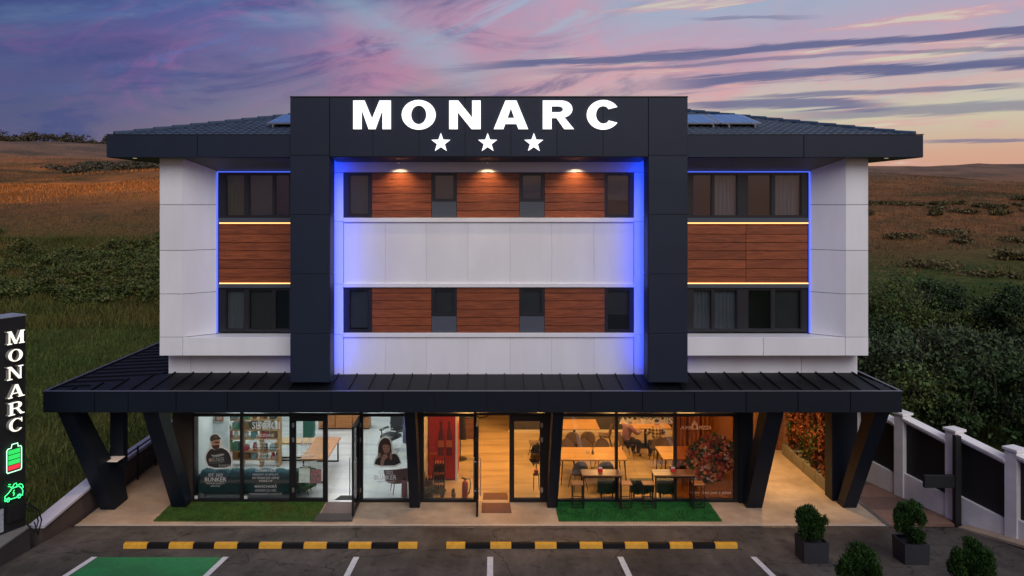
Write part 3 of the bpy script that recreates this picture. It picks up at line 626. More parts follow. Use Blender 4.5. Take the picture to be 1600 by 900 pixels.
# --- side bays
def bay(side):
    L_ = side < 0
    xo, xi = (PX(249, DB), PX(285.5, DB)) if L_ else (PX(1357, DB), PX(1321, DB))       # flat pier
    xs = PX(338, DS) if L_ else PX(1266, DS)                                               # back of the splay
    xp = plyL[0] if L_ else plyR[1]                                                        # pylon side
    yj = (527, 459.5, 391.5, 320, 246.5)
    for a, b in zip(yj[:-1], yj[1:]):
        za, zb_ = PZ(a, DB), PZ(b, DB)
        x0, x1 = min(xo, xi), max(xo, xi)
        panel(x0, x1, DB, za, zb_, M_white, gap=.006)
        mb = MB(); g = .007      # splayed reveal
        p = [(xi, DB + .01), (xs, DS + .01), (xs - side * -.05 if False else xs + side * .05, DS + .03), (xi + side * .05, DB + .03)]
        mb.prism(p, 'z', za + g, zb_ - g); part(mb, 'cladding_panel', M_white)
        mb = MB(); xq = xo + (-.05 if not L_ else 0); mb.box(min(xo, xo - side * .05), max(xo, xo - side * .05), DB + .06, DS + .03, za + g, zb_ - g); part(mb, 'cladding_panel', M_white)
    mb = MB()   # pier core
    mb.prism([(xo - side * .06, DB + .055), (xi + side * .03, DB + .055), (xs + side * .06, DS + .04), (xs + side * .06, DS + .5), (xo - side * .06, DS + .5)], 'z', PZ(556, DB) + .02, 9.38); part(mb, 'pier_core', M_core)
    # sill box
    for a, b in ((xo, xi), (xi, xi + (xp - xi) * (.5 if not L_ else 1.0)), (xi + (xp - xi) * .5, xp))[:(3 if not L_ else 2)]:
        panel(min(a, b), max(a, b), DB, PZ(556, DB), PZ(527, DB), M_white, gap=.004, t=.05)
    mb = MB(); mb.box(min(xo, xp) + .03, max(xo, xp) - .03, DB + .052, DS + .4, PZ(556, DB) + .005, PZ(527, DB) - .008); part(mb, 'sill_box', M_whiteplain)
    # base strip below the box, in the plane of the shop fronts
    zb0, zb1 = 3.4, PZ(555, DB) + .02
    for a, b in ((263, 298), (298, 470)) if L_ else ((1060, 1252), (1252, 1340)):
        panel(PX(a, DS), PX(b, DS), DS, zb0, zb1, M_white, gap=.004)
    # sloping dark soffit over the windows
    zf, zk = PZ(247, DB), PZ(267.3, DS)
    mb = MB(); mb.slab((xi + side * .3, DB, zf), (xp - side * .0, DB, zf), (xp, DS + .02, zk), (xs, DS + .02, zk), .02 if L_ else -.02); part(mb, 'bay_soffit', mat('bay_soffit_panel', (.20, .19, .155), .5, 0, .08, 3))
    # windows, trims and wood
    wx0, wx1 = (PX(341.5, DS), PX(456, DS)) if L_ else (PX(1072, DS), PX(1263, DS))
    sz = lambda y: PZ(y, DS)
    pans = ((352, 382), (388, 426), (429, 452)) if L_ else ((1083, 1113), (1116, 1153), (1169, 1206), (1211, 1253))
    pans = [(PX(a, DS), PX(b, DS)) for a, b in pans]
    kinds = (['ochre', 'roller', None], ['curtain', 'roller', None]) if L_ else ([None, 'curtain', None, 'curtain'], ['curtain', 'curtain', None, 'roller'])
    window(wx0, wx1, sz(340.5), sz(269.5), DS + .03, pans, blind=kinds[0])
    window(wx0, wx1, sz(518.5), sz(449.5), DS + .03, pans, blind=kinds[1])
    for a, b in ((347.5, 340.5), (449.5, 443.5)):
        mb = MB(); mb.box(wx0, wx1, DS - .03, DS + .2, sz(a), sz(b)); part(mb, 'window_trim', M_greypanel)
    ws = [sz(v) for v in (443.2, 433, 420, 406, 392, 379, 366, 352, 348)]
    for x0, x1 in (((wx0, wx1),) if L_ else ((wx0, PX(1166, DS)), (PX(1166, DS), wx1))): planks(x0, x1, ws, DS + .02)
    # light strips: warm above and below the wood, blue down the reveal and along the head
    for y_, dz in ((348.3, 0), (442.6, 0)):
        mb = MB(); mb.box(wx0 + .02, wx1, DS - .006, DS + .012, sz(y_) - .02, sz(y_) + .012); part(mb, 'warm_light_strip', M_warmglow)
    xe = PX(339.7, DS) if L_ else PX(1264.6, DS)
    mb = MB(); mb.box(xe - .020, xe + .020, DS - .02, DS + .0, sz(520), sz(269)); part(mb, 'blue_light_strip', M_bayblue)
    mb = MB(); mb.box(min(xe, xp), max(xe, xp), DS - .02, DS, sz(269.3), sz(267.6)); part(mb, 'blue_light_strip', M_bayblue)
    mb = MB(); mb.box(*( (xp - .06, xp - .012) if L_ else (xp + .012, xp + .06)), DB + .1, DS + .02, sz(519), sz(266)); part(mb, 'white_return', M_whiteplain)
M_bayblue = mat('blue_bay_led', (.1, .15, .8), .5, emit=(.075, .15, 1.0), estr=1.0)
bay(-1); bay(1)

# --- roof: fascia, soffit, hips with tiles, solar panels
fz0, fz1 = PZ(246, DR), PZ(210.5, DR); FX0, FX1 = PX(166, DR), PX(1443, DR); RB = 34.6
roof = MB(); roof.box(FX0 + .05, FX1 - .05, DR + .05, RB - .05, fz0 + .01, fz1 - .06); roof = part(roof, 'roof', M_darktrim)
for a, b in ((166, 308), (308, 460), (1068, 1256), (1256, 1443)): panel(PX(a, DR), PX(b, DR), DR, fz0, fz1, M_dark, 'fascia_panel', gap=.006, parent=roof)
for k in range(4):
    ya, yb_ = DR + (RB - DR) * k / 4, DR + (RB - DR) * (k + 1) / 4
    for xa in (FX0, FX1 - .05):
        mb = MB(); mb.box(xa, xa + .05, ya + (.055 if k == 0 else .005), yb_ - .005, fz0, fz1); part(mb, 'fascia_panel', M_dark, roof)
mb = MB(); mb.box(FX0 - .01, FX1 + .01, DR - .012, DR + .06, fz1 + .001, fz1 + .02); part(mb, 'fascia_cap', M_darktrim, roof)
for x in (FX0 + .55, FX1 - .75):
    mb = MB(); mb.lathe([(.05, 0), (.05, .012)], (x, DR + .42, fz0 - .004), 12); part(mb, 'soffit_light', mat('soffit_lens', (.9, .85, .7), .4, emit=(1, .8, .5), estr=.35), roof)
RT = .246; ry0 = DR + .12; rz0 = fz1 - .03
def roofz(t): return rz0 + t * RT
def tiles():
    mb = MB(); W = .215; n = 0
    M_t = mat('blue_grey_roof_tiles', (.022, .046, .080), .42, 0, .25, 7, island=.25)
    rows = 23; st = .315
    for r in range(rows):
        t0, t1 = r * st, (r + 1) * st + .03
        xa, xb = FX0 + .15 + t0, FX1 - .15 - t0
        k = int((xb - xa) / W); off = (r % 2) * W * .5
        for i in range(k + 1):
            x0 = xa + i * W + off - W * .4; x1 = x0 + W * .985
            if x0 < xa - .05 or x1 > xb + .05: continue
            if plyL[0] + .9 < x0 and x1 < plyR[1] - .9 and t0 < 4: continue
            v = []
            for (t, dz) in ((t0, .050), (t1, .012)):
                for q in range(5):
                    u = q / 4; v.append((x0 + (x1 - x0) * u, ry0 + t, roofz(t) + dz + .028 * math.sin(math.pi * u)))
            v += [(x0, ry0 + t0, roofz(t0)), (x1, ry0 + t0, roofz(t0))]
            mb.add(v, [(q, q + 1, q + 6, q + 5) for q in range(4)] + [(10, 11, 4, 3, 2, 1, 0)])
    # side slopes, plainer
    o = part(mb, 'roof_tiles', M_t, roof); o['kind'] = 'stuff'
    mb = MB(); T = rows * st
    for sgn, xe in ((1, FX0 + .15), (-1, FX1 - .15)):
        a = (xe, ry0, roofz(0)); b = (xe + sgn * T, ry0 + T, roofz(T)); c = (xe, RB - .15, roofz(0)); d = (xe + sgn * T, RB - .15 - T, roofz(T))
        mb.add([a, b, d, c], [(0, 1, 2, 3)])
    mb.add([(FX0 + .15, RB - .15, roofz(0)), (FX1 - .15, RB - .15, roofz(0)), (FX1 - .15 - T, RB - .15 - T, roofz(T)), (FX0 + .15 + T, RB - .15 - T, roofz(T))], [(0, 1, 2, 3)])
    mb.add([(FX0 + .15, ry0, roofz(0) - .01), (FX1 - .15, ry0, roofz(0) - .01), (FX1 - .15 - T, ry0 + T, roofz(T) - .01), (FX0 + .15 + T, ry0 + T, roofz(T) - .01)], [(0, 1, 2, 3)])
    part(mb, 'roof_deck', M_t, roof)
    for sgn, xe in ((1, FX0 + .15), (-1, FX1 - .15)):
        k = int(T / .36)
        for i in range(k):
            t0, t1 = i * .36, (i + 1) * .36 + .03
            mb = MB(); mb.tube([(xe + sgn * t0, ry0 + t0, roofz(t0) + .05), (xe + sgn * t1, ry0 + t1, roofz(t1) + .035)], [.085, .07], 8); part(mb, 'hip_tile', M_t, roof)
    for i in range(30):
        x = FX0 + .15 + T + i * (FX1 - FX0 - .3 - 2 * T) / 30
        mb = MB(); mb.tube([(x, ry0 + T, roofz(T) + .05), (x + .36, ry0 + T, roofz(T) + .04)], [.085, .075], 8); part(mb, 'ridge_tile', M_t, roof)
tiles()
M_solar = mat('solar_glass', (.07, .19, .42), .4, 0, .08, 3, objrand=.12, spec=.3)
def solar(x0, x1, t0, t1, label):
    r = empty('solar_panel', ((x0 + x1) / 2, ry0 + t0, roofz(t0)), label, 'solar panel', 'solar panels on the roof')
    def q(x, t, h): return (x, ry0 + t, roofz(t) + h)
    mb = MB(); mb.slab(q(x0, t0, .15), q(x1, t0, .15), q(x1, t1, .15), q(x0, t1, .15), .035); mb.build('frame', M_alu, r)
    nx, nt = 5, 8
    for i in range(nx):
        for j in range(nt):
            xa, xb = x0 + .03 + (x1 - x0 - .06) * i / nx, x0 + .03 + (x1 - x0 - .06) * (i + 1) / nx
            ta, tb = t0 + .03 + (t1 - t0 - .06) * j / nt, t0 + .03 + (t1 - t0 - .06) * (j + 1) / nt
            mb = MB(); mb.slab(q(xa + .005, ta + .005, .187), q(xb - .005, ta + .005, .187), q(xb - .005, tb - .005, .187), q(xa + .005, tb - .005, .187), .004); mb.build('cell', M_solar, r)
    for x in (x0 + .2, x1 - .2):
        mb = MB(); mb.slab(q(x - .02, t0 - .1, .07), q(x + .02, t0 - .1, .07), q(x + .02, t1 + .1, .07), q(x - .02, t1 + .1, .07), .07); mb.build('rail', M_alu, r)
solar(5.15, 6.27, 1.15, 2.9, 'solar panel beside the dark frame, inner one of the right pair')
solar(6.30, 7.42, 1.15, 2.9, 'solar panel on the right roof slope, outer one of the pair')
solar(-6.25, -5.13, 1.15, 2.9, 'solar panel just showing left of the dark frame')

# --- hotel sign on the beam
SG = empty('hotel_sign', (PX(762, DP), DP, zb), 'large glowing white MONARC lettering with three stars on the dark beam', 'sign')
M_letter_side = mat('letter_returns', (.5, .5, .5), .5)
def letter(ch, px0, px1, py0, py1, yf, parent):
    me = curve_mesh(LET[ch], .025, 0.0)
    x0, x1, z0, z1 = PX(px0, yf), PX(px1, yf), PZ(py1, yf), PZ(py0, yf)
    Mx = Matrix.Translation((x0, yf - .04, z0)) @ STAND @ Matrix.Diagonal((x1 - x0, z1 - z0, 1, 1))
    mb = MB().mesh(me, Mx); return mb.build('letter', M_sign, parent)
for ch, a, b in (('M', 552.5, 611), ('O', 628, 681), ('N', 702, 751), ('A', 771.5, 825), ('R', 848, 896.5), ('C', 916.5, 968)): letter(ch, a, b, 157.5, 202, DP, SG)
for px in (689, 762, 834):
    pts = [((.5 if i % 2 == 0 else .205) * math.sin(math.pi * i / 5), (.5 if i % 2 == 0 else .205) * math.cos(math.pi * i / 5)) for i in range(10)]
    me = curve_mesh([pts], .02); s = 31 * DP / F
    mb = MB().mesh(me, Matrix.Translation((PX(px, DP), DP - .035, PZ(223.5, DP))) @ STAND @ Matrix.Diagonal((s, s, 1, 1))); mb.build('star', M_sign, SG)

# --- canopy
cz0, cz1 = PZ(645, DC), PZ(612, DC); CX0, CX1 = PX(67, DC), PX(1410, DC); CB = 33.5; ctop = PZ(583.5, DS) + .02
mb = MB(); mb.box(CX0 + .06, CX1 - .06, DC + .05, DS + .3, cz0 + .02, cz1 - .05); mb.box(CX0 + .06, XL - .0, DS + .3, CB, cz0 + .02, cz1 - .05); mb.box(GR, CX1 - .06, DS + .3, CB, cz0 + .02, cz1 - .05)
M_canopy_soffit = mat('canopy_soffit', (.05, .048, .045), .6)
canopy = part(mb, 'canopy', M_canopy_soffit)
cj = [67, 147.5, 200, 275, 355.5, 436, 517, 598, 679, 760.5, 841.5, 923, 1004, 1085, 1166, 1247, 1329, 1410]
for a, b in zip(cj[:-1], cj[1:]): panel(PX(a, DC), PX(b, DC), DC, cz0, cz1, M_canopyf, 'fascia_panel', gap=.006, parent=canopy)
for k in range(8):
    ya, yb_ = DC + (CB - DC) * k / 8, DC + (CB - DC) * (k + 1) / 8
    for xa in (CX0, CX1 - .05):
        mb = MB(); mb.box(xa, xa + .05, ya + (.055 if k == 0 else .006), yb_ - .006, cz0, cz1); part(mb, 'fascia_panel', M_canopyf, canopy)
M_capm = mat('fascia_cap_metal', (.10, .11, .13), .35, .4)
mb = MB(); mb.box(CX0 - .01, CX1 + .01, DC - .012, DC + .07, cz1 + .001, cz1 + .018); part(mb, 'fascia_cap', M_capm, canopy)
for xa in (CX0 - .01, CX1 - .06):
    mb = MB(); mb.box(xa, xa + .07, DC + .071, CB, cz1 + .001, cz1 + .018); part(mb, 'fascia_cap', M_capm, canopy)
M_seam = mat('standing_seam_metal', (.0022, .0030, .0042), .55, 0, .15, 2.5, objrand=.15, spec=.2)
def roofpan(quad_, e0, e1):
    mb = MB(); mb.slab(*quad_, .012)
    mb.slab(e0[0], e0[1], e0[2], e0[3], .01); return part(mb, 'roof_pan', M_seam, canopy)
# front pans, mitred at the two hips
hz = cz1 - .03
def ptop(x, y):
    # canopy roof height: rises from every eave toward the wall
    tf = (y - DC) / (DS - DC); tl = (x - CX0) / (XL - CX0); tr = (CX1 - x) / (CX1 - XR)
    return hz + (ctop - hz) * max(0, min(1, tf, tl, tr))
x = CX0 + .1; w = .5
while x < CX1 - .1:
    x2 = min(x + w, CX1 - .1)
    def ylim(q):
        t = min(1, (q - CX0) / (XL - CX0), (CX1 - q) / (CX1 - XR)); return DC + .06 + (DS - DC - .06) * max(t, 0.02)
    ya, yb_ = ylim(x), ylim(x2)
    mb = MB(); mb.add([(x, DC + .06, hz), (x2, DC + .06, hz), (x2, yb_, ptop(x2, yb_)), (x, ya, ptop(x, ya))], [(0, 1, 2, 3)])
    mb.add([(x - .012, DC + .06, hz), (x + .012, DC + .06, hz), (x + .012, ya, ptop(x, ya)), (x - .012, ya, ptop(x, ya)), (x - .012, DC + .06, hz + .035), (x + .012, DC + .06, hz + .035), (x + .012, ya, ptop(x, ya) + .035), (x - .012, ya, ptop(x, ya) + .035)],
           [(4, 5, 6, 7), (0, 1, 5, 4), (1, 2, 6, 5), (3, 0, 4, 7)])
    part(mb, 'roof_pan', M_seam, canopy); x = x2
for sgn, xe, xw in ((1, CX0, XL), (-1, CX1, XR)):
    y = DC + .1
    while y < CB - .05:
        y2 = min(y + w, CB)
        def xlim(q):
            t = min(1, (q - DC) / (DS - DC)); return xe + sgn * .06 + (xw - xe - sgn * .06) * t
        xa, xb = xlim(y), xlim(y2); x0 = xe + sgn * .06
        za, zb_ = ptop(xa, y), ptop(xb, y2)
        mb = MB(); q = [(x0, y, hz), (x0, y2, hz), (xb, y2, zb_), (xa, y, za)]
        mb.add(q if sgn < 0 else q[::-1], [(0, 1, 2, 3)])
        mb.add([(x0, y - .012, hz), (x0, y + .012, hz), (xa, y + .012, za), (xa, y - .012, za), (x0, y - .012, hz + .035), (x0, y + .012, hz + .035), (xa, y + .012, za + .035), (xa, y - .012, za + .035)],
               [(4, 5, 6, 7), (0, 1, 5, 4), (1, 2, 6, 5), (2, 3, 7, 6), (3, 0, 4, 7)])
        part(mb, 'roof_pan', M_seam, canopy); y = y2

# --- leaning columns under the canopy
def fin(xc, w, xt=None, post=None, wb=.44, yb0=20.62, solid=1.25, dyt=.55):
    """front leg leans out toward the eave; optional upright behind it makes a Y"""
    xt = xc if xt is None else xt; zt_ = cz0 + .05; yt0 = DC + .12
    mb = MB()
    pts = [(yb0, 0), (yb0 + wb, 0)]
    if post:
        s = solid / zt_; yi = yb0 + (yt0 + dyt - yb0) * s * .55 + wb * .75
        pts += [(yb0 + wb, solid), (yi, solid - .28), (yt0 + dyt, zt_), (yt0, zt_)]
    else: pts += [(yt0 + dyt, zt_), (yt0, zt_)]
    n = len(pts); v = []
    for sx in (-w / 2, w / 2):
        for (y, z) in pts: v.append((xc + (xt - xc) * z / zt_ + sx, y, z))
    mb.add(v, [tuple(range(n)), tuple(range(2 * n - 1, n - 1, -1))] + [(i, n + i, n + (i + 1) % n, (i + 1) % n) for i in range(n)])
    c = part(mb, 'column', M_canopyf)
    if post:
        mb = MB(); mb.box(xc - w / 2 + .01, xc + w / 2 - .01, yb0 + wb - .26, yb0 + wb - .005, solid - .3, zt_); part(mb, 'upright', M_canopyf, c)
    return c
c1 = fin(-10.28, .38, -10.82, post=True, wb=.75, yb0=20.5)
mb = MB(); mb.box(-10.42, -10.05, 20.55, 21.0, 1.255, 1.27); part(mb, 'ledge', M_whiteplain, c1)
fin(-8.42, .40, -8.66, wb=.45); fin(-2.10, .27); fin(1.60, .27, 1.66); fin(7.02, .42, 7.15, wb=.4); fin(9.58, .36, 9.86, wb=.36)
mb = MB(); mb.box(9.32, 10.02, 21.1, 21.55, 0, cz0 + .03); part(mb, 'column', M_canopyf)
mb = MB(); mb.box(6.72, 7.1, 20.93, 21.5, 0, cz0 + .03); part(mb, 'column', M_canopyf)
mb = MB(); mb.box(-8.75, -8.2, 20.97, 21.4, 0, cz0 + .03); part(mb, 'wall_pier', mat('brown_black_panel', (.03, .026, .023), .4, 0, .1, 3))

# --- ground floor shell: salon (left) and pizzeria (right)
M_tilecool = mat('pale_porcelain_floor', (.55, .55, .54), .22, 0, .07, 1.4, col2=(.42, .43, .44), c2scale=1.4, stretch=(.4, 1.6, 1))
M_tilewarm = mat('beige_porcelain_floor', (.48, .36, .22), .22, 0, .08, 1.4, col2=(.36, .265, .165), c2scale=1.2, stretch=(.4, 1.6, 1))
DBK = 30.6
SX = -1.98     # party wall
def floor(x0, x1, m):
    mb = MB(); mb.box(x0, x1, DS + .02, DBK, .0005, .004); f = part(mb, 'floor', mat('floor_grout', (.2, .19, .18), .8))
    nx, ny = max(1, round((x1 - x0) / 1.2)), round((DBK - DS) / .6)
    for i in range(nx):
        for j in range(ny):
            a, b = x0 + (x1 - x0) * i / nx, x0 + (x1 - x0) * (i + 1) / nx; c, d = DS + .02 + (DBK - DS - .02) * j / ny, DS + .02 + (DBK - DS - .02) * (j + 1) / ny
            mb = MB(); mb.box(a + .002, b - .002, c + .002, d - .002, .004, .010); part(mb, 'tile', m, f)
floor(GL, SX - .06, M_tilecool); floor(SX + .06, GR, M_tilewarm)
M_charcoal = mat('charcoal_wall', (.05, .045, .042), .7)
mb = MB(); mb.box(GL - .12, GL, DS + .1, DBK, 0, 3.1); mb.box(GL, SX, DBK, DBK + .12, 0, 3.1); part(mb, 'salon_wall', mat('salon_plaster', (.62, .64, .62), .7, 0, .05))
mb = MB(); mb.box(SX - .06, SX + .06, DS + .1, DBK, 0, 3.1); part(mb, 'party_wall', M_wallint)
mb = MB(); mb.box(SX + .06, GR, DBK, DBK + .12, 0, 3.1); part(mb, 'pizzeria_wall', M_charcoal)
mb = MB(); mb.box(.56, GR, 27.4, 27.5, .0105, 2.94); part(mb, 'partition_wall', M_charcoal)
mb = MB(); mb.box(.56, GR, 27.385, 27.398, .0105, .09); part(mb, 'skirting', M_wallint)
mb = MB(); mb.box(GR, GR + .12, DS + .1, DBK, 0, 3.1); part(mb, 'end_wall', mat('passage_plaster', (.42, .30, .2), .7))
mb = MB(); mb.box(GL - .1, GR + .1, DS + .03, DBK + .1, 2.95, 3.2); part(mb, 'ceiling', M_wallint)
def ceil_lamp(x, y, m, lx=.9, ly=.9):
    mb = MB(); mb.box(x - lx / 2 - .03, x + lx / 2 + .03, y - ly / 2 - .03, y + ly / 2 + .03, 2.92, 2.949); f = part(mb, 'ceiling_light', M_whiteplain)
    mb = MB(); mb.box(x - lx / 2, x + lx / 2, y - ly / 2, y + ly / 2, 2.905, 2.919); part(mb, 'diffuser', m, f)
for x in (-7.2, -5.2, -3.2):
    for y in (22.4, 25.2, 28.2): ceil_lamp(x, y, M_ltcool, 1.0, .5)
for x in (-.7, 1.6, 3.6, 5.6):
    for y in (22.3, 24.5, 26.6): ceil_lamp(x, y, M_ltwarm, .5, .5)

# --- shop fronts
ZH = PZ(651, DS)           # head of the glazing
ZT = 2.95
def sx(px): return PX(px, DS)
def glazed(px0, px1, glass=M_glass, fl=2.2, fr=2.2, frame_bottom=.085):
    x0, x1 = sx(px0), sx(px1); a, b = fl * DS / F, fr * DS / F
    mb = MB(); mb.box(x0, x0 + a, DS, DS + .11, 0, ZT); mb.box(x1 - b, x1, DS, DS + .11, 0, ZT)
    mb.box(x0 + a, x1 - b, DS, DS + .11, 0, frame_bottom); mb.box(x0 + a, x1 - b, DS, DS + .11, ZH, ZH + .09); mb.box(x0 + a, x1 - b, DS, DS + .11, ZT - .06, ZT)
    w = part(mb, 'shop_window', M_black)
    mb = MB(); mb.box(x0 + a, x1 - b, DS + .05, DS + .06, frame_bottom, ZH); part(mb, 'pane', glass, w)
    mb = MB(); mb.box(x0 + a, x1 - b, DS + .05, DS + .06, ZH + .09, ZT - .06); part(mb, 'transom_pane', M_glass, w)
    return w
glazed(300, 377, fl=3); glazed(377, 455, fr=3); glazed(564, 655, fl=3, fr=3)
glazed(657, 742, fl=5, fr=2); glazed(868, 963.5, fl=4); glazed(963.5, 1055.5); glazed(1055.5, 1152, M_film, fr=5)
def hinge(x, z, parent, y=DS):
    mb = MB(); mb.box(x - .03, x + .03, y - .03, y - .002, z - .05, z + .05); mb.tube([(x, y - .035, z - .07), (x, y - .035, z + .07)], .014, 8); part(mb, 'hinge', M_alu, parent)
def bar_handle(x, y, z0, z1, dx, dy, parent):
    mb = MB(); mb.tube([(x + dx, y + dy, z0), (x + dx, y + dy, z1)], .014, 8)
    for z in (z0 + .12, z1 - .12): mb.tube([(x, y, z), (x + dx, y + dy, z)], .009, 6)
    part(mb, 'handle', M_alu, parent)
def leaf_fixed(px0, px1, hx):
    x0, x1 = sx(px0), sx(px1); mb = MB(); t = .13
    zt_ = PZ(658, DS)
    mb.box(x0, x0 + t, DS - .01, DS + .06, .01, ZH + .03); mb.box(x1 - t, x1, DS - .01, DS + .06, .01, ZH + .03)
    mb.box(x0 + t, x1 - t, DS - .01, DS + .06, .01, .12); mb.box(x0 + t, x1 - t, DS - .01, DS + .06, zt_, ZH + .03)
    d = part(mb, 'door', M_black)
    mb = MB(); mb.box(x0 + t, x1 - t, DS + .02, DS + .03, .12, zt_); part(mb, 'pane', M_glass, d)
    for z in (.35, 1.72, 2.12): hinge(sx(hx), z, d, DS - .01)
    return d
leaf_fixed(455, 512, 458.5); leaf_fixed(796, 851, 846.5)
def leaf_open(pxh, side):
    x = sx(pxh); y1, y0 = DS - .02, DS - 1.0; mb = MB(); t = .1; zt_ = ZH + .02
    xa, xb = x - .025, x + .025
    mb.box(xa, xb, y0, y0 + t, .02, zt_); mb.box(xa, xb, y1 - t, y1, .02, zt_); mb.box(xa, xb, y0 + t, y1 - t, .02, .14); mb.box(xa, xb, y0 + t, y1 - t, zt_ - .1, zt_)
    d = part(mb, 'door', M_black)
    mb = MB(); mb.box(x - .006, x + .006, y0 + t, y1 - t, .14, zt_ - .1); part(mb, 'pane', M_glass, d)
    for s in (-1, 1): bar_handle(x + s * .025, y0 + .05, .55, 1.55, s * .06, 0, d)
    for z in (.35, 1.72, 2.12): hinge(x + .02 * side, z, d, DS - .01)
    mb = MB(); mb.tube([(x + .03, y1 - .15, zt_ - .02), (x + .25, y1 - .1, zt_ + .02), (x + .3, DS + .02, zt_ + .02)], .012, 6); part(mb, 'door_closer', M_black, d)
leaf_open(561.5, 1); leaf_open(746.5, -1)
# lintels over the doorways and the solid posts between bays
for a, b in ((455, 564), (742, 868)):
    mb = MB(); mb.box(sx(a), sx(b), DS + .01, DS + .11, ZH + .035, ZH + .1); mb.box(sx(a), sx(b), DS + .01, DS + .11, ZT - .06, ZT); part(mb, 'door_lintel', M_black)
    mb = MB(); mb.box(sx(a), sx(b), DS + .05, DS + .06, ZH + .1, ZT - .06); part(mb, 'transom_pane', M_glass)
for a, b in ((851, 868), (1152, 1175), (561.5, 564), (742, 744.5), (655, 657)):
    mb = MB(); mb.box(sx(a), sx(b), DS - .005, DS + .12, 0, ZT); part(mb, 'door_post', M_black)

# ------------------------------------------------------------------ stickers and lettering on the glass
M_vinyl = mat('white_vinyl', (.78, .78, .77), .6, 0, .03)
M_vinylw = mat('warm_white_vinyl', (.80, .66, .52), .6, 0, .03)
def backlit(m, k=.55):
    """thin printed film: lets light from the room through"""
    nt = m.node_tree; N = nt.nodes; L = nt.links; b = N['Principled BSDF']; out = next(n for n in N if n.type == 'OUTPUT_MATERIAL')
    t = N.new('ShaderNodeBsdfTranslucent'); src = b.inputs['Base Color'].links[0].from_socket; L.new(src, t.inputs[0])
    mx = N.new('ShaderNodeMixShader'); mx.inputs[0].default_value = k; L.new(b.outputs[0], mx.inputs[1]); L.new(t.outputs[0], mx.inputs[2]); L.new(mx.outputs[0], out.inputs[0]); return m
backlit(M_vinyl); backlit(M_vinylw)
YD = DS - .004
def txt(mb, body, px0, px1, py0, py1, y=YD, fat=0.0, shear=0.0):
    me = text_mesh(body, 1.0, 0, 'LEFT', 1.0, shear, fat); co = np.array([v.co[:] for v in me.vertices])
    lo, hi = co.min(0), co.max(0); x0, x1, z0, z1 = PX(px0, y), PX(px1, y), PZ(py1, y), PZ(py0, y)
    S = Matrix.Diagonal(((x1 - x0) / (hi[0] - lo[0]), (z1 - z0) / (hi[1] - lo[1]), 1, 1))
    mb.mesh(me, Matrix.Translation((x0, y, z0)) @ STAND @ S @ Matrix.Translation((-lo[0], -lo[1], 0)))
def shape(pts, y, sm=2):
    me = curve_mesh([smoothloop(pts, sm)], .0)
    return MB().mesh(me, Matrix.Translation((0, y, 0)) @ STAND)
def crop(ox, oy, s):
    return lambda pts, y=YD: [(PX(ox + a / s, y), PZ(oy + b / s, y)) for a, b in pts]
K1 = crop(300, 645, 6.43); K2 = crop(450, 645, 6.43)
M_pb = mat('print_black', (.012, .013, .014), .7); M_pskin = backlit(mat('print_skin', (.50, .30, .22), .7)); M_pbeard = mat('print_beard', (.05, .025, .018), .7)
M_pcap = mat('print_cap', (.045, .055, .05), .7); M_pgrey = mat('print_grey', (.22, .25, .25), .7); M_phair = mat('print_hair', (.035, .018, .013), .7); M_pblond = mat('print_hair_tips', (.22, .14, .08), .7); M_pbrown = mat('print_brown', (.2, .09, .03), .7)
e = empty('window_sticker', (sx(341), DS, .6), 'cut out sticker of a bearded man in cap and black hoodie, arms crossed', 'sticker', 'shop window stickers')
def lay(pts, n, name, m, K, sm=2): shape(K(pts), YD - .0012 * n, sm).build(name, m, e)
lay([(165, 570), (122, 470), (138, 395), (182, 350), (172, 280), (180, 225), (240, 205), (310, 255), (298, 340), (380, 372), (412, 470), (405, 560)], 1, 'white_border', M_vinyl, K1, 1)
lay([(175, 552), (138, 470), (150, 405), (195, 355), (240, 378), (285, 345), (365, 385), (398, 470), (388, 550)], 2, 'hoodie', M_pb, K1, 1)
lay([(190, 290), (195, 255), (240, 240), (282, 262), (280, 330), (245, 372), (205, 345)], 3, 'face', M_pskin, K1)
lay([(195, 318), (215, 330), (245, 322), (278, 322), (275, 350), (245, 376), (208, 358)], 4, 'beard', M_pbeard, K1)
lay([(185, 292), (180, 250), (205, 218), (255, 214), (278, 245), (300, 262), (262, 270), (225, 272)], 4, 'cap', M_pcap, K1)
lay([(228, 240), (236, 226), (252, 232), (250, 252), (234, 254)], 5, 'cap_badge', M_pbrown, K1)
lay([(222, 292), (245, 290), (272, 292), (272, 304), (250, 306), (240, 300), (224, 304)], 5, 'glasses', M_pb, K1, 1)
lay([(165, 468), (185, 450), (205, 470), (195, 495), (172, 490)], 4, 'hand', M_pskin, K1)
lay([(190, 418), (230, 425), (320, 405), (330, 425), (260, 442), (200, 440)], 3, 'chest_stripe', M_pgrey, K1)
lay([(150, 500), (240, 500), (320, 490), (320, 500), (240, 512), (152, 512)], 3, 'forearm_fold', M_pcap, K1)
mb = MB(); txt(mb, 'BUNKER', 332, 350.5, 714.5, 721.5, YD - .005); mb.build('chest_lettering', M_pgrey, e)
mb = MB(); txt(mb, 'BUNKER', 342, 360, 725.5, 729.5, YD - .005); mb.build('sleeve_lettering', M_pgrey, e)
e = empty('window_sticker', (sx(606), DS, .6), 'cut out sticker of a woman with a dark fringe, chin on hand', 'sticker', 'shop window stickers')
lay([(858, 548), (866, 468), (905, 420), (900, 310), (932, 248), (1000, 232), (1045, 285), (1052, 385), (1115, 412), (1152, 545)], 1, 'white_border', M_vinyl, K2, 1)
lay([(868, 532), (880, 470), (930, 432), (985, 450), (1055, 405), (1105, 425), (1140, 527)], 2, 'sweater', M_pb, K2, 1)
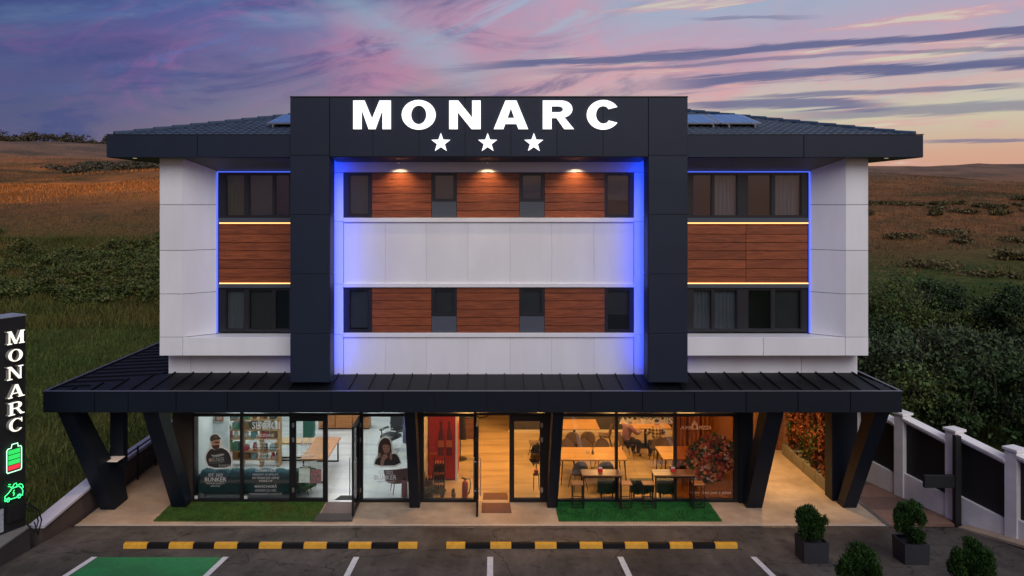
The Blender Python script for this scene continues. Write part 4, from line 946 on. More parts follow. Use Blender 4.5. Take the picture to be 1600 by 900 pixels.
lay([(905, 445), (908, 320), (945, 258), (1000, 248), (1034, 295), (1044, 400), (1046, 475), (1015, 478), (975, 420), (935, 450)], 3, 'hair', M_phair, K2)
lay([(1022, 400), (1044, 398), (1048, 470), (1024, 474)], 4, 'hair_tips', M_pblond, K2); lay([(905, 400), (932, 400), (938, 452), (906, 450)], 4, 'hair_tips', M_pblond, K2)
lay([(945, 325), (975, 318), (1022, 322), (1026, 375), (998, 412), (962, 398)], 5, 'face', M_pskin, K2)
lay([(955, 343), (975, 340), (978, 346), (957, 349)], 6, 'eye', M_phair, K2, 1); lay([(998, 343), (1016, 341), (1018, 346), (1000, 349)], 6, 'eye', M_phair, K2, 1)
lay([(980, 385), (1000, 382), (1004, 389), (984, 392)], 6, 'mouth', mat('print_lips', (.35, .08, .07), .7), K2, 1)
lay([(922, 528), (938, 450), (965, 405), (1000, 420), (1005, 450), (968, 475), (962, 530)], 7, 'hand', M_pskin, K2)
# lettering
def lettering(px, label, lines, m=M_vinyl, group='vinyl lettering on the shop windows'):
    l = lines[0]; e_ = empty('window_lettering', (PX((l[1] + l[2]) / 2, YD), YD, PZ(lines[-1][4], YD)), label, 'lettering', group)
    for l in lines:
        mb = MB(); txt(mb, *l[:5], **(l[5] if len(l) > 5 else {})); mb.build('text_line', m, e_)
    return e_
M_deschis = backlit(mat('opaque_white_vinyl', (.93, .92, .90), .6, 0, .03), .6)
lettering(340, 'white BUNKER lettering below the man sticker', [('EST. 2022', 326, 348, 740, 744.5), ('BUNKER', 320, 353.5, 746, 752.5, dict(fat=.004)), ('PREMIUM QUALITY', 322, 351, 754, 757), ('SERVICES', 329, 344, 758.2, 760.6)])
L2 = [('SERVICII', 394, 437, 659, 670.5, dict(fat=.02)), ('FRIZERIE', 401, 428, 678.5, 682.5, dict(fat=.015)), ('TUNS B\u0102RBA\u021aI', 398, 432, 685, 688.5), ('TUNS COPII', 403, 427, 690, 693.3), ('TUNS SI BARBA', 397, 433, 695, 698), ('SP\u0102LAT \u0218I ARANJAT', 393.5, 437, 699.5, 702.8),
      ('COAFOR', 404, 425, 707.5, 711.5, dict(fat=.015)), ('TUNS FEMEI', 402, 430, 713.5, 716.8), ('VOPSIT', 407, 423, 718.6, 721.8), ('SP\u0102LAT \u0218I COAFAT', 394, 436, 723.5, 727),
      ('COSMETIC\u0102', 399, 431, 732.5, 737, dict(fat=.015)), ('PENSAT \u0218I EPILAT', 395, 435, 740, 743.5), ('EXTENSII DE GENE', 394.5, 436, 745, 748.5), ('MAKE-UP', 405, 425.5, 749.8, 753),
      ('MANICHIUR\u0102', 398, 432.5, 757, 762, dict(fat=.015)), ('UNGHII CU GEL', 398.5, 432, 764.5, 768), ('MANICHIUR\u0102 CLASIC\u0102', 390, 440, 769.5, 773.2)]
lettering(415, 'white list of salon services headed SERVICII on the second pane', L2)
lettering(480, 'grey BUN lettering on the fixed salon door', [('BUN', 470, 485, 684, 697), ('STYLE', 470, 484, 699, 702), ('HOUSE', 469, 484, 706, 709), ('PROGRAM', 468.5, 490, 711, 714.5, dict(fat=.02)), ('LUNI - VINERI', 472, 496, 724, 727), ('10:00 - 20:00', 472, 496, 728.5, 731)], M_vinyl)
lettering(600, 'white BUNKER lettering below the woman sticker', [('EST. 2022', 592, 614, 736, 741), ('BUNKER', 585, 619.5, 742.5, 749.5, dict(fat=.004)), ('PREMIUM QUALITY', 589, 617, 751.5, 754.5)])
lettering(605, 'small white DE C fragment at the top of the woman pane', [('DE C', 597, 614, 669, 674)])
lettering(1010, 'AM DESCHIS lettering across the middle pizzeria pane', [('AM DESCHIS', 967.5, 1051.5, 652.0, 662.6, dict(fat=.045))], M_deschis)
LG = empty('window_logo', (sx(1087), DS, 1.5), 'AMI PIZZA logo with a small domed tower on the tinted pane', 'logo')
mb = MB(); txt(mb, 'AMI', 1062, 1081, 665.5, 671, shear=.3, fat=.01); txt(mb, 'PIZZA', 1092, 1111, 665.5, 671, shear=.3, fat=.01); mb.build('logo_lettering', M_vinylw, LG)
KL = crop(960, 645, 6.43)
me = curve_mesh([[(PX(a, YD), PZ(b, YD)) for a, b in ((1080.5, 671), (1080.5, 664), (1082, 660.5), (1084.5, 657.5), (1085, 654.5), (1085.6, 657.5), (1088.5, 660.5), (1090, 664), (1091, 671))],
                 [(PX(a, YD), PZ(b, YD)) for a, b in ((1083, 670), (1083, 666), (1085.5, 663), (1088, 666), (1088, 670))]])
MB().mesh(me, Matrix.Translation((0, YD, 0)) @ STAND).build('tower_emblem', M_vinylw, LG)
lettering(1120, 'faded slogan ending just a pizza low on the tinted pane', [('more than just a pizza', 1078, 1142, 767, 773, dict(shear=.15))], mat('dim_vinyl', (.45, .36, .28), .6))
# pizza picture: irregular print with cut outline
def pizza():
    m = bpy.data.materials.new('pizza_print'); m.use_nodes = True; nt = m.node_tree; N = nt.nodes; L = nt.links; b = N['Principled BSDF']; b.inputs['Roughness'].default_value = .6
    tc = N.new('ShaderNodeTexCoord'); vo = N.new('ShaderNodeTexVoronoi'); vo.inputs['Scale'].default_value = 10.5; vo.inputs['Randomness'].default_value = 1
    nz = N.new('ShaderNodeTexNoise'); nz.inputs['Scale'].default_value = 13; nz.inputs['Detail'].default_value = 7; L.new(tc.outputs['Object'], nz.inputs['Vector'])
    mxv = N.new('ShaderNodeMix'); mxv.data_type = 'RGBA'; mxv.blend_type = 'ADD'; mxv.inputs[0].default_value = .3; L.new(tc.outputs['Object'], mxv.inputs[6]); L.new(nz.outputs['Color'], mxv.inputs[7]); L.new(mxv.outputs[2], vo.inputs['Vector'])
    r = N.new('ShaderNodeValToRGB'); cr = r.color_ramp; cr.interpolation = 'CONSTANT'
    st = [(0, (.16, .02, .012)), (.16, (.28, .06, .03)), (.3, (.03, .05, .012)), (.42, (.40, .15, .05)), (.52, (.10, .015, .012)), (.64, (.36, .28, .20)), (.70, (.05, .07, .02)), (.8, (.22, .035, .02)), (.92, (.015, .01, .01))]
    cr.elements[0].color = (*st[0][1], 1); cr.elements[1].position = st[-1][0]; cr.elements[1].color = (*st[-1][1], 1)
    for p_, c_ in st[1:-1]: q = cr.elements.new(p_); q.color = (*c_, 1)
    sp = N.new('ShaderNodeSeparateColor'); L.new(vo.outputs['Color'], sp.inputs[0]); L.new(sp.outputs[0], r.inputs[0])
    mr = N.new('ShaderNodeMapRange'); mr.inputs[1].default_value = .3; mr.inputs[2].default_value = .75; mr.inputs[3].default_value = .1; mr.inputs[4].default_value = 2.4; L.new(nz.outputs[0], mr.inputs[0])
    vm = N.new('ShaderNodeVectorMath'); vm.operation = 'SCALE'; L.new(r.outputs[0], vm.inputs[0]); L.new(mr.outputs[0], vm.inputs[3]); L.new(vm.outputs[0], b.inputs['Base Color'])
    L.new(vm.outputs[0], b.inputs['Emission Color']); b.inputs['Emission Strength'].default_value = .0
    backlit(m, .6)
    rr = random.Random(3); pts = []
    for i in range(44):
        a = 2 * math.pi * i / 44; k = 1 + rr.uniform(-.10, .08)
        pts.append((PX(min(1110 + 41 * k * math.cos(a) * 1.0, 1146.5), YD), PZ(716 - 38 * k * math.sin(a) - 6 * math.cos(a), YD)))
    shape(pts, YD - .001, 1).build('pizza_sticker', m, label='large round pizza picture printed on the tinted corner pane', cat='sticker')
pizza()
for px, py, lb in ((306.5, 777, 'left'), (384, 777, 'right')):
    mb = MB(); mb.box(PX(px - 2.5, YD), PX(px + 2.5, YD), YD - .002, YD, PZ(py + 2.5, YD), PZ(py - 2.5, YD)); mb.build('notice_sticker', M_vinyl, label='small pale square sticker in the lower left corner of the %s salon pane' % ('first' if lb == 'left' else 'second'), cat='sticker')
mb = MB(); mb.box(PX(467, YD), PX(484, YD), YD - .002, YD, PZ(754, YD), PZ(731.5, YD)); ps = mb.build('door_poster', mat('poster_paper', (.42, .52, .45), .6, 0, .3, 9), label='pale green poster low on the fixed salon door', cat='poster')
mb = MB(); mb.box(PX(485, YD), PX(502, YD), YD - .002, YD, PZ(755, YD), PZ(733, YD)); mb.build('door_poster', mat('poster_collage', (.25, .10, .10), .6, 0, .6, 16, col2=(.08, .12, .12), c2scale=9), label='dark red collage poster beside the pale green one', cat='poster')

# ------------------------------------------------------------------ mats
def flat(name, q, m, label, cat, h=.012, group=None):
    mb = MB(); mb.slab(*q, h); return mb.build(name, m, label=label, cat=cat, group=group)
flat('turf_mat', ((-8.72, 19.74, .001), (-4.57, 19.74, .001), (-4.57, 20.99, .001), (-8.72, 20.99, .001)), M_turf, 'olive green artificial grass mat under the salon window', 'mat', .014, 'artificial grass mats')
flat('turf_mat', ((1.70, 19.74, .001), (5.88, 19.74, .001), (5.88, 20.99, .001), (1.70, 20.99, .001)), M_turf2, 'bright green artificial grass mat under the bar tables', 'mat', .014, 'artificial grass mats')
def pile(o, x0, x1, y0, y1, m, seed, skip=None):
    g_ = np.random.default_rng(seed); n = 26000; x = g_.uniform(x0 - .015, x1 + .015, n); y = g_.uniform(y0 - .012, y1, n)
    if skip: k = ~((x > skip[0]) & (x < skip[1]) & (y > skip[2])); x, y = x[k], y[k]; n = len(x)
    a = g_.uniform(0, 6.28, n); h = .022 + .018 * g_.random(n); w = .006; l = g_.normal(size=(n, 2)) * .010 + np.array((.006, 0))
    V = np.stack([np.stack([x - np.cos(a) * w, y - np.sin(a) * w, np.full(n, .013)], 1), np.stack([x + np.cos(a) * w, y + np.sin(a) * w, np.full(n, .013)], 1), np.stack([x + l[:, 0], y + l[:, 1], .013 + h], 1)], 1).reshape(-1, 3)
    np_mesh('grass_pile', V, np.arange(3 * n).reshape(-1, 3), m, o, kind='stuff')
tm = [o for o in COL.objects if o.name.startswith('turf_mat')]
pile(tm[0], -8.72, -4.57, 19.74, 20.98, mat('pile_olive', (.050, .120, .020), .85, 0, .5, 3, island=.4, col2=(.075, .105, .018), c2scale=1.3, spec=.15), 71)
pile(tm[1], 1.70, 5.88, 19.74, 20.98, mat('pile_green', (.024, .15, .030), .85, 0, .45, 3, island=.4, col2=(.014, .10, .020), c2scale=1.3, spec=.15), 72)
M_mat = mat('grey_door_mat', (.055, .05, .05), .9, 0, .2, 20, .4, 120); M_matb = mat('brown_door_mat', (.13, .055, .035), .9, 0, .2, 20, .4, 120)
r = empty('door_mat', (-4.15, 20.0, 0), 'two tone grey ribbed door mat outside the open salon door', 'mat', 'door mats')
mb = MB(); mb.box(-4.62, -3.62, 19.72, 20.2, .0145, .028); mb.build('ribbed_mat', M_mat, r)
for k in range(14):
    mb = MB(); mb.box(-4.58 + k * .068, -4.55 + k * .068, 19.75, 20.17, .0285, .034); mb.build('rib', M_mat, r)
mb = MB(); mb.box(-4.53, -3.72, 20.21, 20.97, .0145, .022); mb.build('smooth_mat', mat('taupe_mat', (.12, .09, .085), .9, 0, .15, 12), r)
flat('door_mat', ((-.30, 20.28, .001), (.50, 20.28, .001), (.47, 20.95, .001), (-.30, 20.95, .001)), M_matb, 'brown door mat outside the open pizzeria door', 'mat', .012, 'door mats')
flat('door_mat', ((-.28, 21.16, .0105), (.42, 21.16, .0105), (.40, 21.65, .0105), (-.26, 21.65, .0105)), M_matb, 'brown door mat just inside the pizzeria doorway', 'mat', .01, 'door mats')
flat('door_mat', ((-4.35, 21.14, .0105), (-3.75, 21.14, .0105), (-3.75, 21.45, .0105), (-4.25, 21.45, .0105)), mat('black_mat', (.02, .02, .02), .9, 0, .6, 25), 'black door mat just inside the salon doorway', 'mat', .01, 'door mats')

# ------------------------------------------------------------------ furniture builders
def bar_table(x0, x1, label):
    y0, y1, h = 20.45, 20.93, .90
    r = empty('bar_table', ((x0 + x1) / 2, (y0 + y1) / 2, .015), label, 'table', 'bar tables on the grass mat')
    mb = MB(); mb.cbox(x0, x1, y0, y1, h, h + .035, .006); mb.build('table_top', M_walnut, r)
    for x in (x0 + .03, x1 - .06):
        for y in (y0 + .02, y1 - .05):
            mb = MB(); mb.box(x, x + .03, y, y + .03, .015, h - .001); mb.build('leg', M_black, r)
        mb = MB(); mb.box(x + .003, x + .027, y0 + .05, y1 - .05, .03, .05); mb.build('stretcher', M_black, r)
    mb = MB(); mb.box(x0 + .06, x1 - .06, y0 + .025, y0 + .045, h - .04, h - .002); mb.box(x0 + .06, x1 - .06, y1 - .045, y1 - .025, h - .04, h - .002); mb.build('apron', M_black, r)
bar_table(2.38, 3.46, 'walnut topped bar table on the grass mat, left of the two'); bar_table(4.30, 5.40, 'walnut topped bar table on the grass mat, right of the two')
def stool(px, label):
    x = PX(px, 20.62); y = 20.66
    r = empty('bar_stool', (x, y, .015), label, 'stool', 'bar stools on the grass mat'); w = .155; h = .64
    mb = MB(); mb.cbox(x - w, x + w, y - .15, y + .15, h, h + .03, .006); mb.build('seat', M_orangewood, r)
    for sx_ in (-1, 1):
        for sy in (-1, 1):
            a, b = x + sx_ * (w - .02), y + sy * .125
            mb = MB(); mb.box(a - .011, a + .011, b - .011, b + .011, .015, h - .001); mb.build('leg', M_black, r)
    for z in (.24, .035):
        mb = MB(); mb.box(x - w + .035, x + w - .035, y - .134, y - .116, z, z + .018); mb.box(x - w + .035, x + w - .035, y + .116, y + .134, z, z + .018); mb.build('footrest', M_black, r)
stool(902.5, 'wooden bar stool at left end of the left bar table'); stool(978, 'wooden bar stool at right end of the left bar table')
stool(1013, 'wooden bar stool at left end of the right bar table'); stool(1091, 'wooden bar stool at right end of the right bar table')
def caddy(x, y, z, label):
    r = empty('napkin_holder', (x, y, z), label, 'napkin holder', 'red napkin holders')
    mb = MB(); mb.cbox(x - .06, x + .06, y - .04, y + .04, z, z + .09, .008); mb.build('holder', mat('red_plastic', (.45, .015, .015), .4), r)
    mb = MB(); mb.box(x - .05, x + .05, y - .01, y + .01, z + .03, z + .13); mb.build('napkins', M_vinyl, r)
caddy(2.90, 20.72, .936, 'small red napkin holder on the left bar table'); caddy(4.86, 20.72, .936, 'small red napkin holder on the right bar table')

M_shell = mat('taupe_upholstery', (.155, .105, .075), .85, 0, .12, 14, .2, 90)
def make_chair(m=M_shell):
    r = empty('dining_chair', (0, 0, 0), '', 'chair')
    def shell(u, v):
        # v 0..1: seat front -> seat back -> top of the back; u across
        a = (u - .5) * 2
        if v < .5:
            t = v / .5; w = .20 + .035 * math.sin(math.pi * t); x = a * w; y = .22 - .40 * t; z = .46 - .03 * math.sin(math.pi * t) + .035 * abs(a) ** 2.5
        else:
            t = (v - .5) / .5; w = .235 * math.sqrt(max(0.0, 1 - (max(0, t - .25) / .78) ** 2.2)); x = a * w; y = -.18 - .07 * t + .07 * a * a * (1 - .35 * t); z = .46 + .40 * t + .02 * abs(a) * (1 - t)
        return (x, y, z)
    mb = MB(); mb.grid(shell, 12, 22); mb.grid(lambda u, v: tuple(Vector(shell(1 - u, v)) + Vector((0, -.022 if v > .5 else 0, -.028 if v <= .5 else -.01))), 12, 22)
    s = mb.build('shell', m, r, world=False)
    for sx_ in (-1, 1):
        for (yt, yb) in ((.13, .22), (-.13, -.24)):
            mb = MB(); mb.tube([(sx_ * .14, yt, .435), (sx_ * .21, yb, .005)], [.013, .009], 6); mb.build('leg', M_black, r, world=False)
    return r
chair0 = make_chair(); first = [True]
def chair(x, y, rz, label):
    c = chair0 if first[0] else copy_tree(chair0); first[0] = False
    c.location = (x, y, .0105); c.rotation_euler.z = R(rz); c['label'] = label; c['group'] = 'taupe dining chairs'; return c
chair(PX(894, 24.7), 24.75, 0, 'taupe chair tucked to the far table, left of two with backs to the street')
chair(PX(919, 24.7), 24.8, -6, 'taupe chair tucked to the far table, right of two with backs to the street')
chair(PX(946, 25.4), 25.5, 82, 'taupe chair at the right end of the far table')
chair(PX(888, 23.55), 23.65, 180, 'taupe chair behind the long oak table, leftmost of three')
chair(PX(914, 23.55), 23.65, 176, 'taupe chair behind the long oak table, middle of three')
chair(PX(943, 23.55), 23.65, 184, 'taupe chair behind the long oak table, rightmost of three')
chair(PX(903, 21.95), 21.95, 16, 'taupe chair in front of the long oak table, angled left')
chair(PX(946, 21.95), 21.95, -4, 'taupe chair in front of the long oak table beside the mullion')
chair(PX(979, 24.4), 24.6, -80, 'taupe chair under the man in the purple shirt')
chair(PX(1028, 24.2), 24.25, 4, 'taupe chair under the man in the checked shirt')
chair(PX(1045, 23.6), 23.75, 170, 'taupe chair behind the small oak table by the right mullion')
chair(PX(1075, 21.9), 22.1, 5, 'taupe chair half hidden behind the tinted pane')
chair(PX(838, 24.6), 24.7, 95, 'taupe chair seen through the fixed pizzeria door')
def table(x0, x1, y0, y1, h, mtop, label, group='oak dining tables', inset=.08, th=.035, pedestal=False):
    r = empty('dining_table', ((x0 + x1) / 2, (y0 + y1) / 2, .0105), label, 'table', group)
    mb = MB(); mb.cbox(x0, x1, y0, y1, h - th, h, .006); mb.build('table_top', mtop, r)
    if pedestal:
        mb = MB(); xm, ym = (x0 + x1) / 2, (y0 + y1) / 2; mb.box(xm - .3, xm + .3, ym - .25, ym + .25, .0105, .03); mb.box(xm - .04, xm + .04, ym - .04, ym + .04, .03, h - th - .001); mb.build('pedestal', M_black, r)
    else:
        for x, dx in ((x0 + inset, -.05), (x1 - inset, .05)):
            for y, dy in ((y0 + .07, -.03), (y1 - .07, .03)):
                mb = MB(); mb.tube([(x, y, h - th), (x + dx, y + dy, .0105)], [.02, .014], 6); mb.build('leg', M_black, r)
table(1.95, 3.52, 25.2, 26.35, .76, M_oak, 'far oak table against the charcoal wall behind the left pizzeria pane', pedestal=True)
table(1.95, 3.90, 22.2, 23.35, .76, M_oak, 'long oak table in front, behind the left pizzeria pane')
table(4.95, 6.25, 22.25, 23.45, .76, M_oak, 'oak table half hidden behind the tinted pane')
table(4.35, 5.9, 25.3, 26.3, .76, M_oak, 'oak table where two men sit', pedestal=True)
def small_vase(x, y, z, label):
    r = empty('bud_vase', (x, y, z), label, 'vase'); mb = MB(); mb.lathe([(.03, 0), (.045, .03), (.035, .07), (.016, .10), (.02, .12)], (x, y, z), 12); mb.build('vase', mat('smoked_glass', (.06, .05, .04), .15), r)
    mb = MB()
    for k in range(7):
        a = k * .9; mb.tube([(x, y, z + .1), (x + .05 * math.cos(a), y + .05 * math.sin(a), z + .2), (x + .10 * math.cos(a), y + .1 * math.sin(a), z + .27)], [.003, .003, .008], 5)
    mb.build('dried_stems', mat('dried_stem', (.08, .05, .025), .8), r)
small_vase(PX(926, 22.7), 22.7, .76, 'small dark vase with dried stems on the long oak table')
for px, lb in ((917, 'left'), (920.5, 'right')):
    x = PX(px, 22.75); mb = MB(); mb.lathe([(.022, 0), (.022, .06), (.014, .075), (.014, .09)], (x, 22.75, .76), 10); mb.build('shaker', mat('glass_shaker', (.55, .5, .42), .25), label='small glass shaker on the long oak table, %s of the pair' % lb, cat='shaker', group='shakers')
# dark planter troughs with a fringe of leaves behind the glass
M_trough = mat('dark_green_trough', (.010, .022, .014), .5)
def foliage(center, radii, n, size, seed, clumps=30, shell=.55, flat_=.0, aspect=1.7, spread=.8):
    r = np.random.default_rng(seed)
    d = r.normal(size=(clumps, 3)); d /= np.linalg.norm(d, axis=1)[:, None]; rad = shell + (1 - shell) * r.random(clumps) ** .5
    cc = d * rad[:, None] * .82; cs = .12 + .20 * r.random(clumps)
    k = r.integers(0, clumps, n); p = cc[k] + r.normal(size=(n, 3)) * cs[k][:, None] * spread
    ln = np.linalg.norm(p, axis=1); p = np.where((ln > 1.12)[:, None], p / ln[:, None] * (1.0 + .12 * r.random(n))[:, None], p)
    p = p * np.array(radii) + np.array(center)
    nn = r.normal(size=(n, 3)); nn[:, 2] += flat_; nn /= np.linalg.norm(nn, axis=1)[:, None]
    t = np.cross(nn, r.normal(size=(n, 3))); t /= np.linalg.norm(t, axis=1)[:, None]; b = np.cross(nn, t)
    s = (size * (.6 + .8 * r.random(n)))[:, None]
    V = np.stack([p - t * s * .5 * aspect, p + b * s * .5 + nn * s * .12, p + t * s * .5 * aspect, p - b * s * .5 + nn * s * .12], 1).reshape(-1, 3)
    return V, np.arange(4 * n).reshape(-1, 4)
def leafmat(name, c, c2, isl=.45): return mat(name, c, .65, 0, .25, 1.5, col2=c2, c2scale=1.2, island=isl, spec=.25)
M_leafd = leafmat('dark_leaf', (.020, .050, .014), (.034, .060, .016))
def trough(px0, px1, label, seed):
    x0, x1 = PX(px0, 21.35), PX(px1, 21.35); r = empty('planter_trough', ((x0 + x1) / 2, 21.35, .0105), label, 'planter', 'planter troughs inside the pizzeria window')
    mb = MB(); mb.cbox(x0, x1, 21.28, 21.46, .16, .50, .01); mb.build('trough', M_trough, r)
    for x in (x0 + .08, x1 - .1):
        mb = MB(); mb.box(x, x + .03, 21.3, 21.44, .0105, .16); mb.build('foot', M_black, r)
    V, Fq = foliage(((x0 + x1) / 2, 21.33, .17), ((x1 - x0) / 2, .08, .05), 500, .05, seed, 24, .1); np_mesh('trailing_leaves', V, Fq, M_leafd, r)
trough(934, 962, 'dark green trough with trailing leaves under the left bar table', 1); trough(985, 1021, 'dark green trough with trailing leaves between the bar tables', 2); trough(1026, 1056, 'dark green trough with trailing leaves under the right bar table', 3)

# ------------------------------------------------------------------ people at the far table
def skin_obj(name, nodes, edges, m, parent, root=0, sub=2):
    keys = list(nodes); me = bpy.data.meshes.new(name)
    me.from_pydata([nodes[k][:3] for k in keys], [(keys.index(a), keys.index(b)) for a, b in edges], [])
    o = bpy.data.objects.new(name, me); COL.objects.link(o); o.parent = parent; me.materials.append(m)
    o.modifiers.new('skin', 'SKIN')
    if not me.skin_vertices: me.attributes  # layer is made by the modifier
    for i, k in enumerate(keys):
        rr = nodes[k][3]; me.skin_vertices[0].data[i].radius = rr if isinstance(rr, tuple) else (rr, rr)
    me.skin_vertices[0].data[root].use_root = True
    sm = o.modifiers.new('smooth', 'SUBSURF'); sm.levels = sub; sm.render_levels = sub
    o.modifiers['skin'].use_smooth_shade = True
    ORG[o.name] = Vector(); return o
M_skin = mat('skin', (.42, .23, .15), .55); M_purple = mat('plum_shirt', (.20, .10, .15), .85, 0, .15, 10); M_trs = mat('black_trousers', (.014, .013, .016), .85); M_shoe = mat('black_shoe', (.01, .01, .01), .5)
def plaid():
    m = bpy.data.materials.new('checked_shirt'); m.use_nodes = True; nt = m.node_tree; N = nt.nodes; L = nt.links; b = N['Principled BSDF']; b.inputs['Roughness'].default_value = .85
    tc = N.new('ShaderNodeTexCoord'); sp = N.new('ShaderNodeSeparateXYZ'); L.new(tc.outputs['Object'], sp.inputs[0]); outs = []
    for k in (0, 2):
        a = N.new('ShaderNodeMath'); a.operation = 'MULTIPLY'; a.inputs[1].default_value = 62; L.new(sp.outputs[k], a.inputs[0])
        s = N.new('ShaderNodeMath'); s.operation = 'SINE'; L.new(a.outputs[0], s.inputs[0]); g = N.new('ShaderNodeMath'); g.operation = 'GREATER_THAN'; g.inputs[1].default_value = .1; L.new(s.outputs[0], g.inputs[0]); outs.append(g.outputs[0])
    ad = N.new('ShaderNodeMath'); ad.operation = 'ADD'; L.new(outs[0], ad.inputs[0]); L.new(outs[1], ad.inputs[1]); dv = N.new('ShaderNodeMath'); dv.operation = 'MULTIPLY'; dv.inputs[1].default_value = .5; L.new(ad.outputs[0], dv.inputs[0])
    r = N.new('ShaderNodeValToRGB'); r.color_ramp.elements[0].color = (.05, .03, .02, 1); r.color_ramp.elements[1].color = (.48, .34, .18, 1); L.new(dv.outputs[0], r.inputs[0]); L.new(r.outputs[0], b.inputs['Base Color']); return m
M_plaid = plaid()
def person(loc, rz, shirt, label, cap=False):
    p = empty('person', loc, label, 'person', 'men seated at the far table', R(rz)); hz_ = .50
    J = dict(pel=(0, 0, hz_, (.15, .12)), waist=(0, .02, .66, (.14, .105)), chest=(0, .07, .88, (.165, .12)), neckb=(0, .12, 1.04, (.10, .08)), neck=(0, .15, 1.10, .055), hd=(0, .18, 1.18, (.078, .085)), top=(0, .19, 1.28, (.07, .08)))
    E = [('pel', 'waist'), ('waist', 'chest'), ('chest', 'neckb'), ('neckb', 'neck'), ('neck', 'hd'), ('hd', 'top')]
    for s, t in ((-1, 'l'), (1, 'r')):
        J[t + 'sh'] = (s * .19, .10, .97, .062); J[t + 'el'] = (s * .27, .28, .80, .046); J[t + 'wr'] = (s * .14, .50, .80, .032); J[t + 'ha'] = (s * .11, .57, .80, (.040, .02))
        J[t + 'hip'] = (s * .10, .06, hz_ - .01, .092); J[t + 'kn'] = (s * .14, .46, hz_ + .01, .064); J[t + 'an'] = (s * .13, .40, .09, .042); J[t + 'toe'] = (s * .14, .54, .045, (.04, .032))
        E += [('neckb', t + 'sh'), (t + 'sh', t + 'el'), (t + 'el', t + 'wr'), (t + 'wr', t + 'ha'), ('pel', t + 'hip'), (t + 'hip', t + 'kn'), (t + 'kn', t + 'an'), (t + 'an', t + 'toe')]
        for q in range(5):
            a = (q - 2) * .018; n1, n2 = t + 'f%d' % q, t + 'g%d' % q
            if q == 4: J[n1] = (s * .11 - s * .045, .575, .80, .010); J[n2] = (s * .11 - s * .06, .61, .795, .008)
            else: J[n1] = (s * .11 + a, .62, .80, .010); J[n2] = (s * .11 + a, .655, .785, .008)
            E += [(t + 'ha', n1), (n1, n2)]
    skin_obj('body', J, E, M_skin, p)
    def grow(keys, g): return {k: (*J[k][:3], tuple(v + g for v in J[k][3]) if isinstance(J[k][3], tuple) else J[k][3] + g) for k in keys}
    ks = ['pel', 'waist', 'chest', 'neckb'] + [t + j for t in 'lr' for j in ('sh', 'el', 'wr')]
    skin_obj('shirt', grow(ks, .016), [e for e in E if e[0] in ks and e[1] in ks], shirt, p)
    ks = ['pel'] + [t + j for t in 'lr' for j in ('hip', 'kn', 'an')]
    skin_obj('trousers', grow(ks, .018), [e for e in E if e[0] in ks and e[1] in ks], M_trs, p)
    for t in 'lr': skin_obj('shoe', grow([t + 'an', t + 'toe'], .012), [(t + 'an', t + 'toe')], M_shoe, p)
    mb = MB(); c = (0, .175, 1.225); hm = mat('dark_hair', (.02, .014, .01), .7)
    mb.lathe([(.10, -.02), (.104, .03), (.095, .075), (.06, .105), (.004, .115)], c, 16, 1, 1.1)
    if cap: mb.prism([(-.07, .24), (.07, .24), (.05, .36), (-.05, .36)], 'z', 1.215, 1.228)
    mb.build('cap' if cap else 'hair', mat('navy_cap', (.02, .02, .03), .8) if cap else hm, p, world=False)
    mb = MB(); mb.tube([(0, .258, 1.21), (0, .285, 1.18), (0, .262, 1.165)], [.010, .014, .008], 6); mb.build('nose', M_skin, p, world=False)
    for s in (-1, 1):
        mb = MB(); mb.lathe([(.009, -.006), (.012, 0), (.009, .006)], (s * .033, .262, 1.212), 8); mb.build('eye', mat('eye_dark', (.02, .015, .01), .3), p, world=False)
        mb = MB(); mb.lathe([(.008, -.028), (.016, 0), (.012, .03)], (s * .088, .175, 1.195), 8); mb.build('ear', M_skin, p, world=False)
    mb = MB(); mb.tube([(-.025, .262, 1.145), (0, .267, 1.142), (.025, .262, 1.145)], .005, 5); mb.build('mouth', mat('lip', (.3, .1, .08), .5), p, world=False)
person((PX(979, 24.4), 24.62, .0105), -62, M_purple, 'man in a plum shirt and black trousers seated at the far table')
person((PX(1028, 24.2), 24.28, .0105), 2, M_plaid, 'man in a checked shirt and dark cap seated with his back turned', True)

# ------------------------------------------------------------------ pizzeria odds and ends
M_red = mat('red_enamel', (.33, .018, .018), .35); M_redd = mat('dark_red_print', (.12, .012, .010), .4)
r = empty('drinks_fridge', (-1.5, 22.9, .0105), 'tall red drinks cabinet with dark bottle silhouettes on its side', 'fridge')
mb = MB(); mb.cbox(-1.90, -1.10, 22.6, 23.3, .05, 2.3, .012); mb.build('cabinet', M_red, r)
for x in (-1.52, -1.28):
    mb = MB(); mb.lathe([(.085, .0), (.09, .06), (.085, .5), (.075, .62), (.035, .82), (.032, .98), (.04, 1.0)], (x, 22.598, .75), 12, 1, .06); mb.build('bottle_print', M_redd, r)
    mb = MB(); mb.box(x - .085, x + .085, 22.588, 22.594, 1.0, 1.2); mb.build('label_print', mat('orange_label', (.4, .10, .03), .5), r)
mb = MB(); mb.box(-1.099, -1.03, 22.6, 23.3, .0105, 2.3); mb.build('side_frame', M_whiteplain, r)
mb = MB(); mb.box(-1.029, -1.015, 22.62, 23.25, .2, 1.7); mb.build('red_door_strip', mat('bright_red_strip', (.6, .03, .02), .4), r)
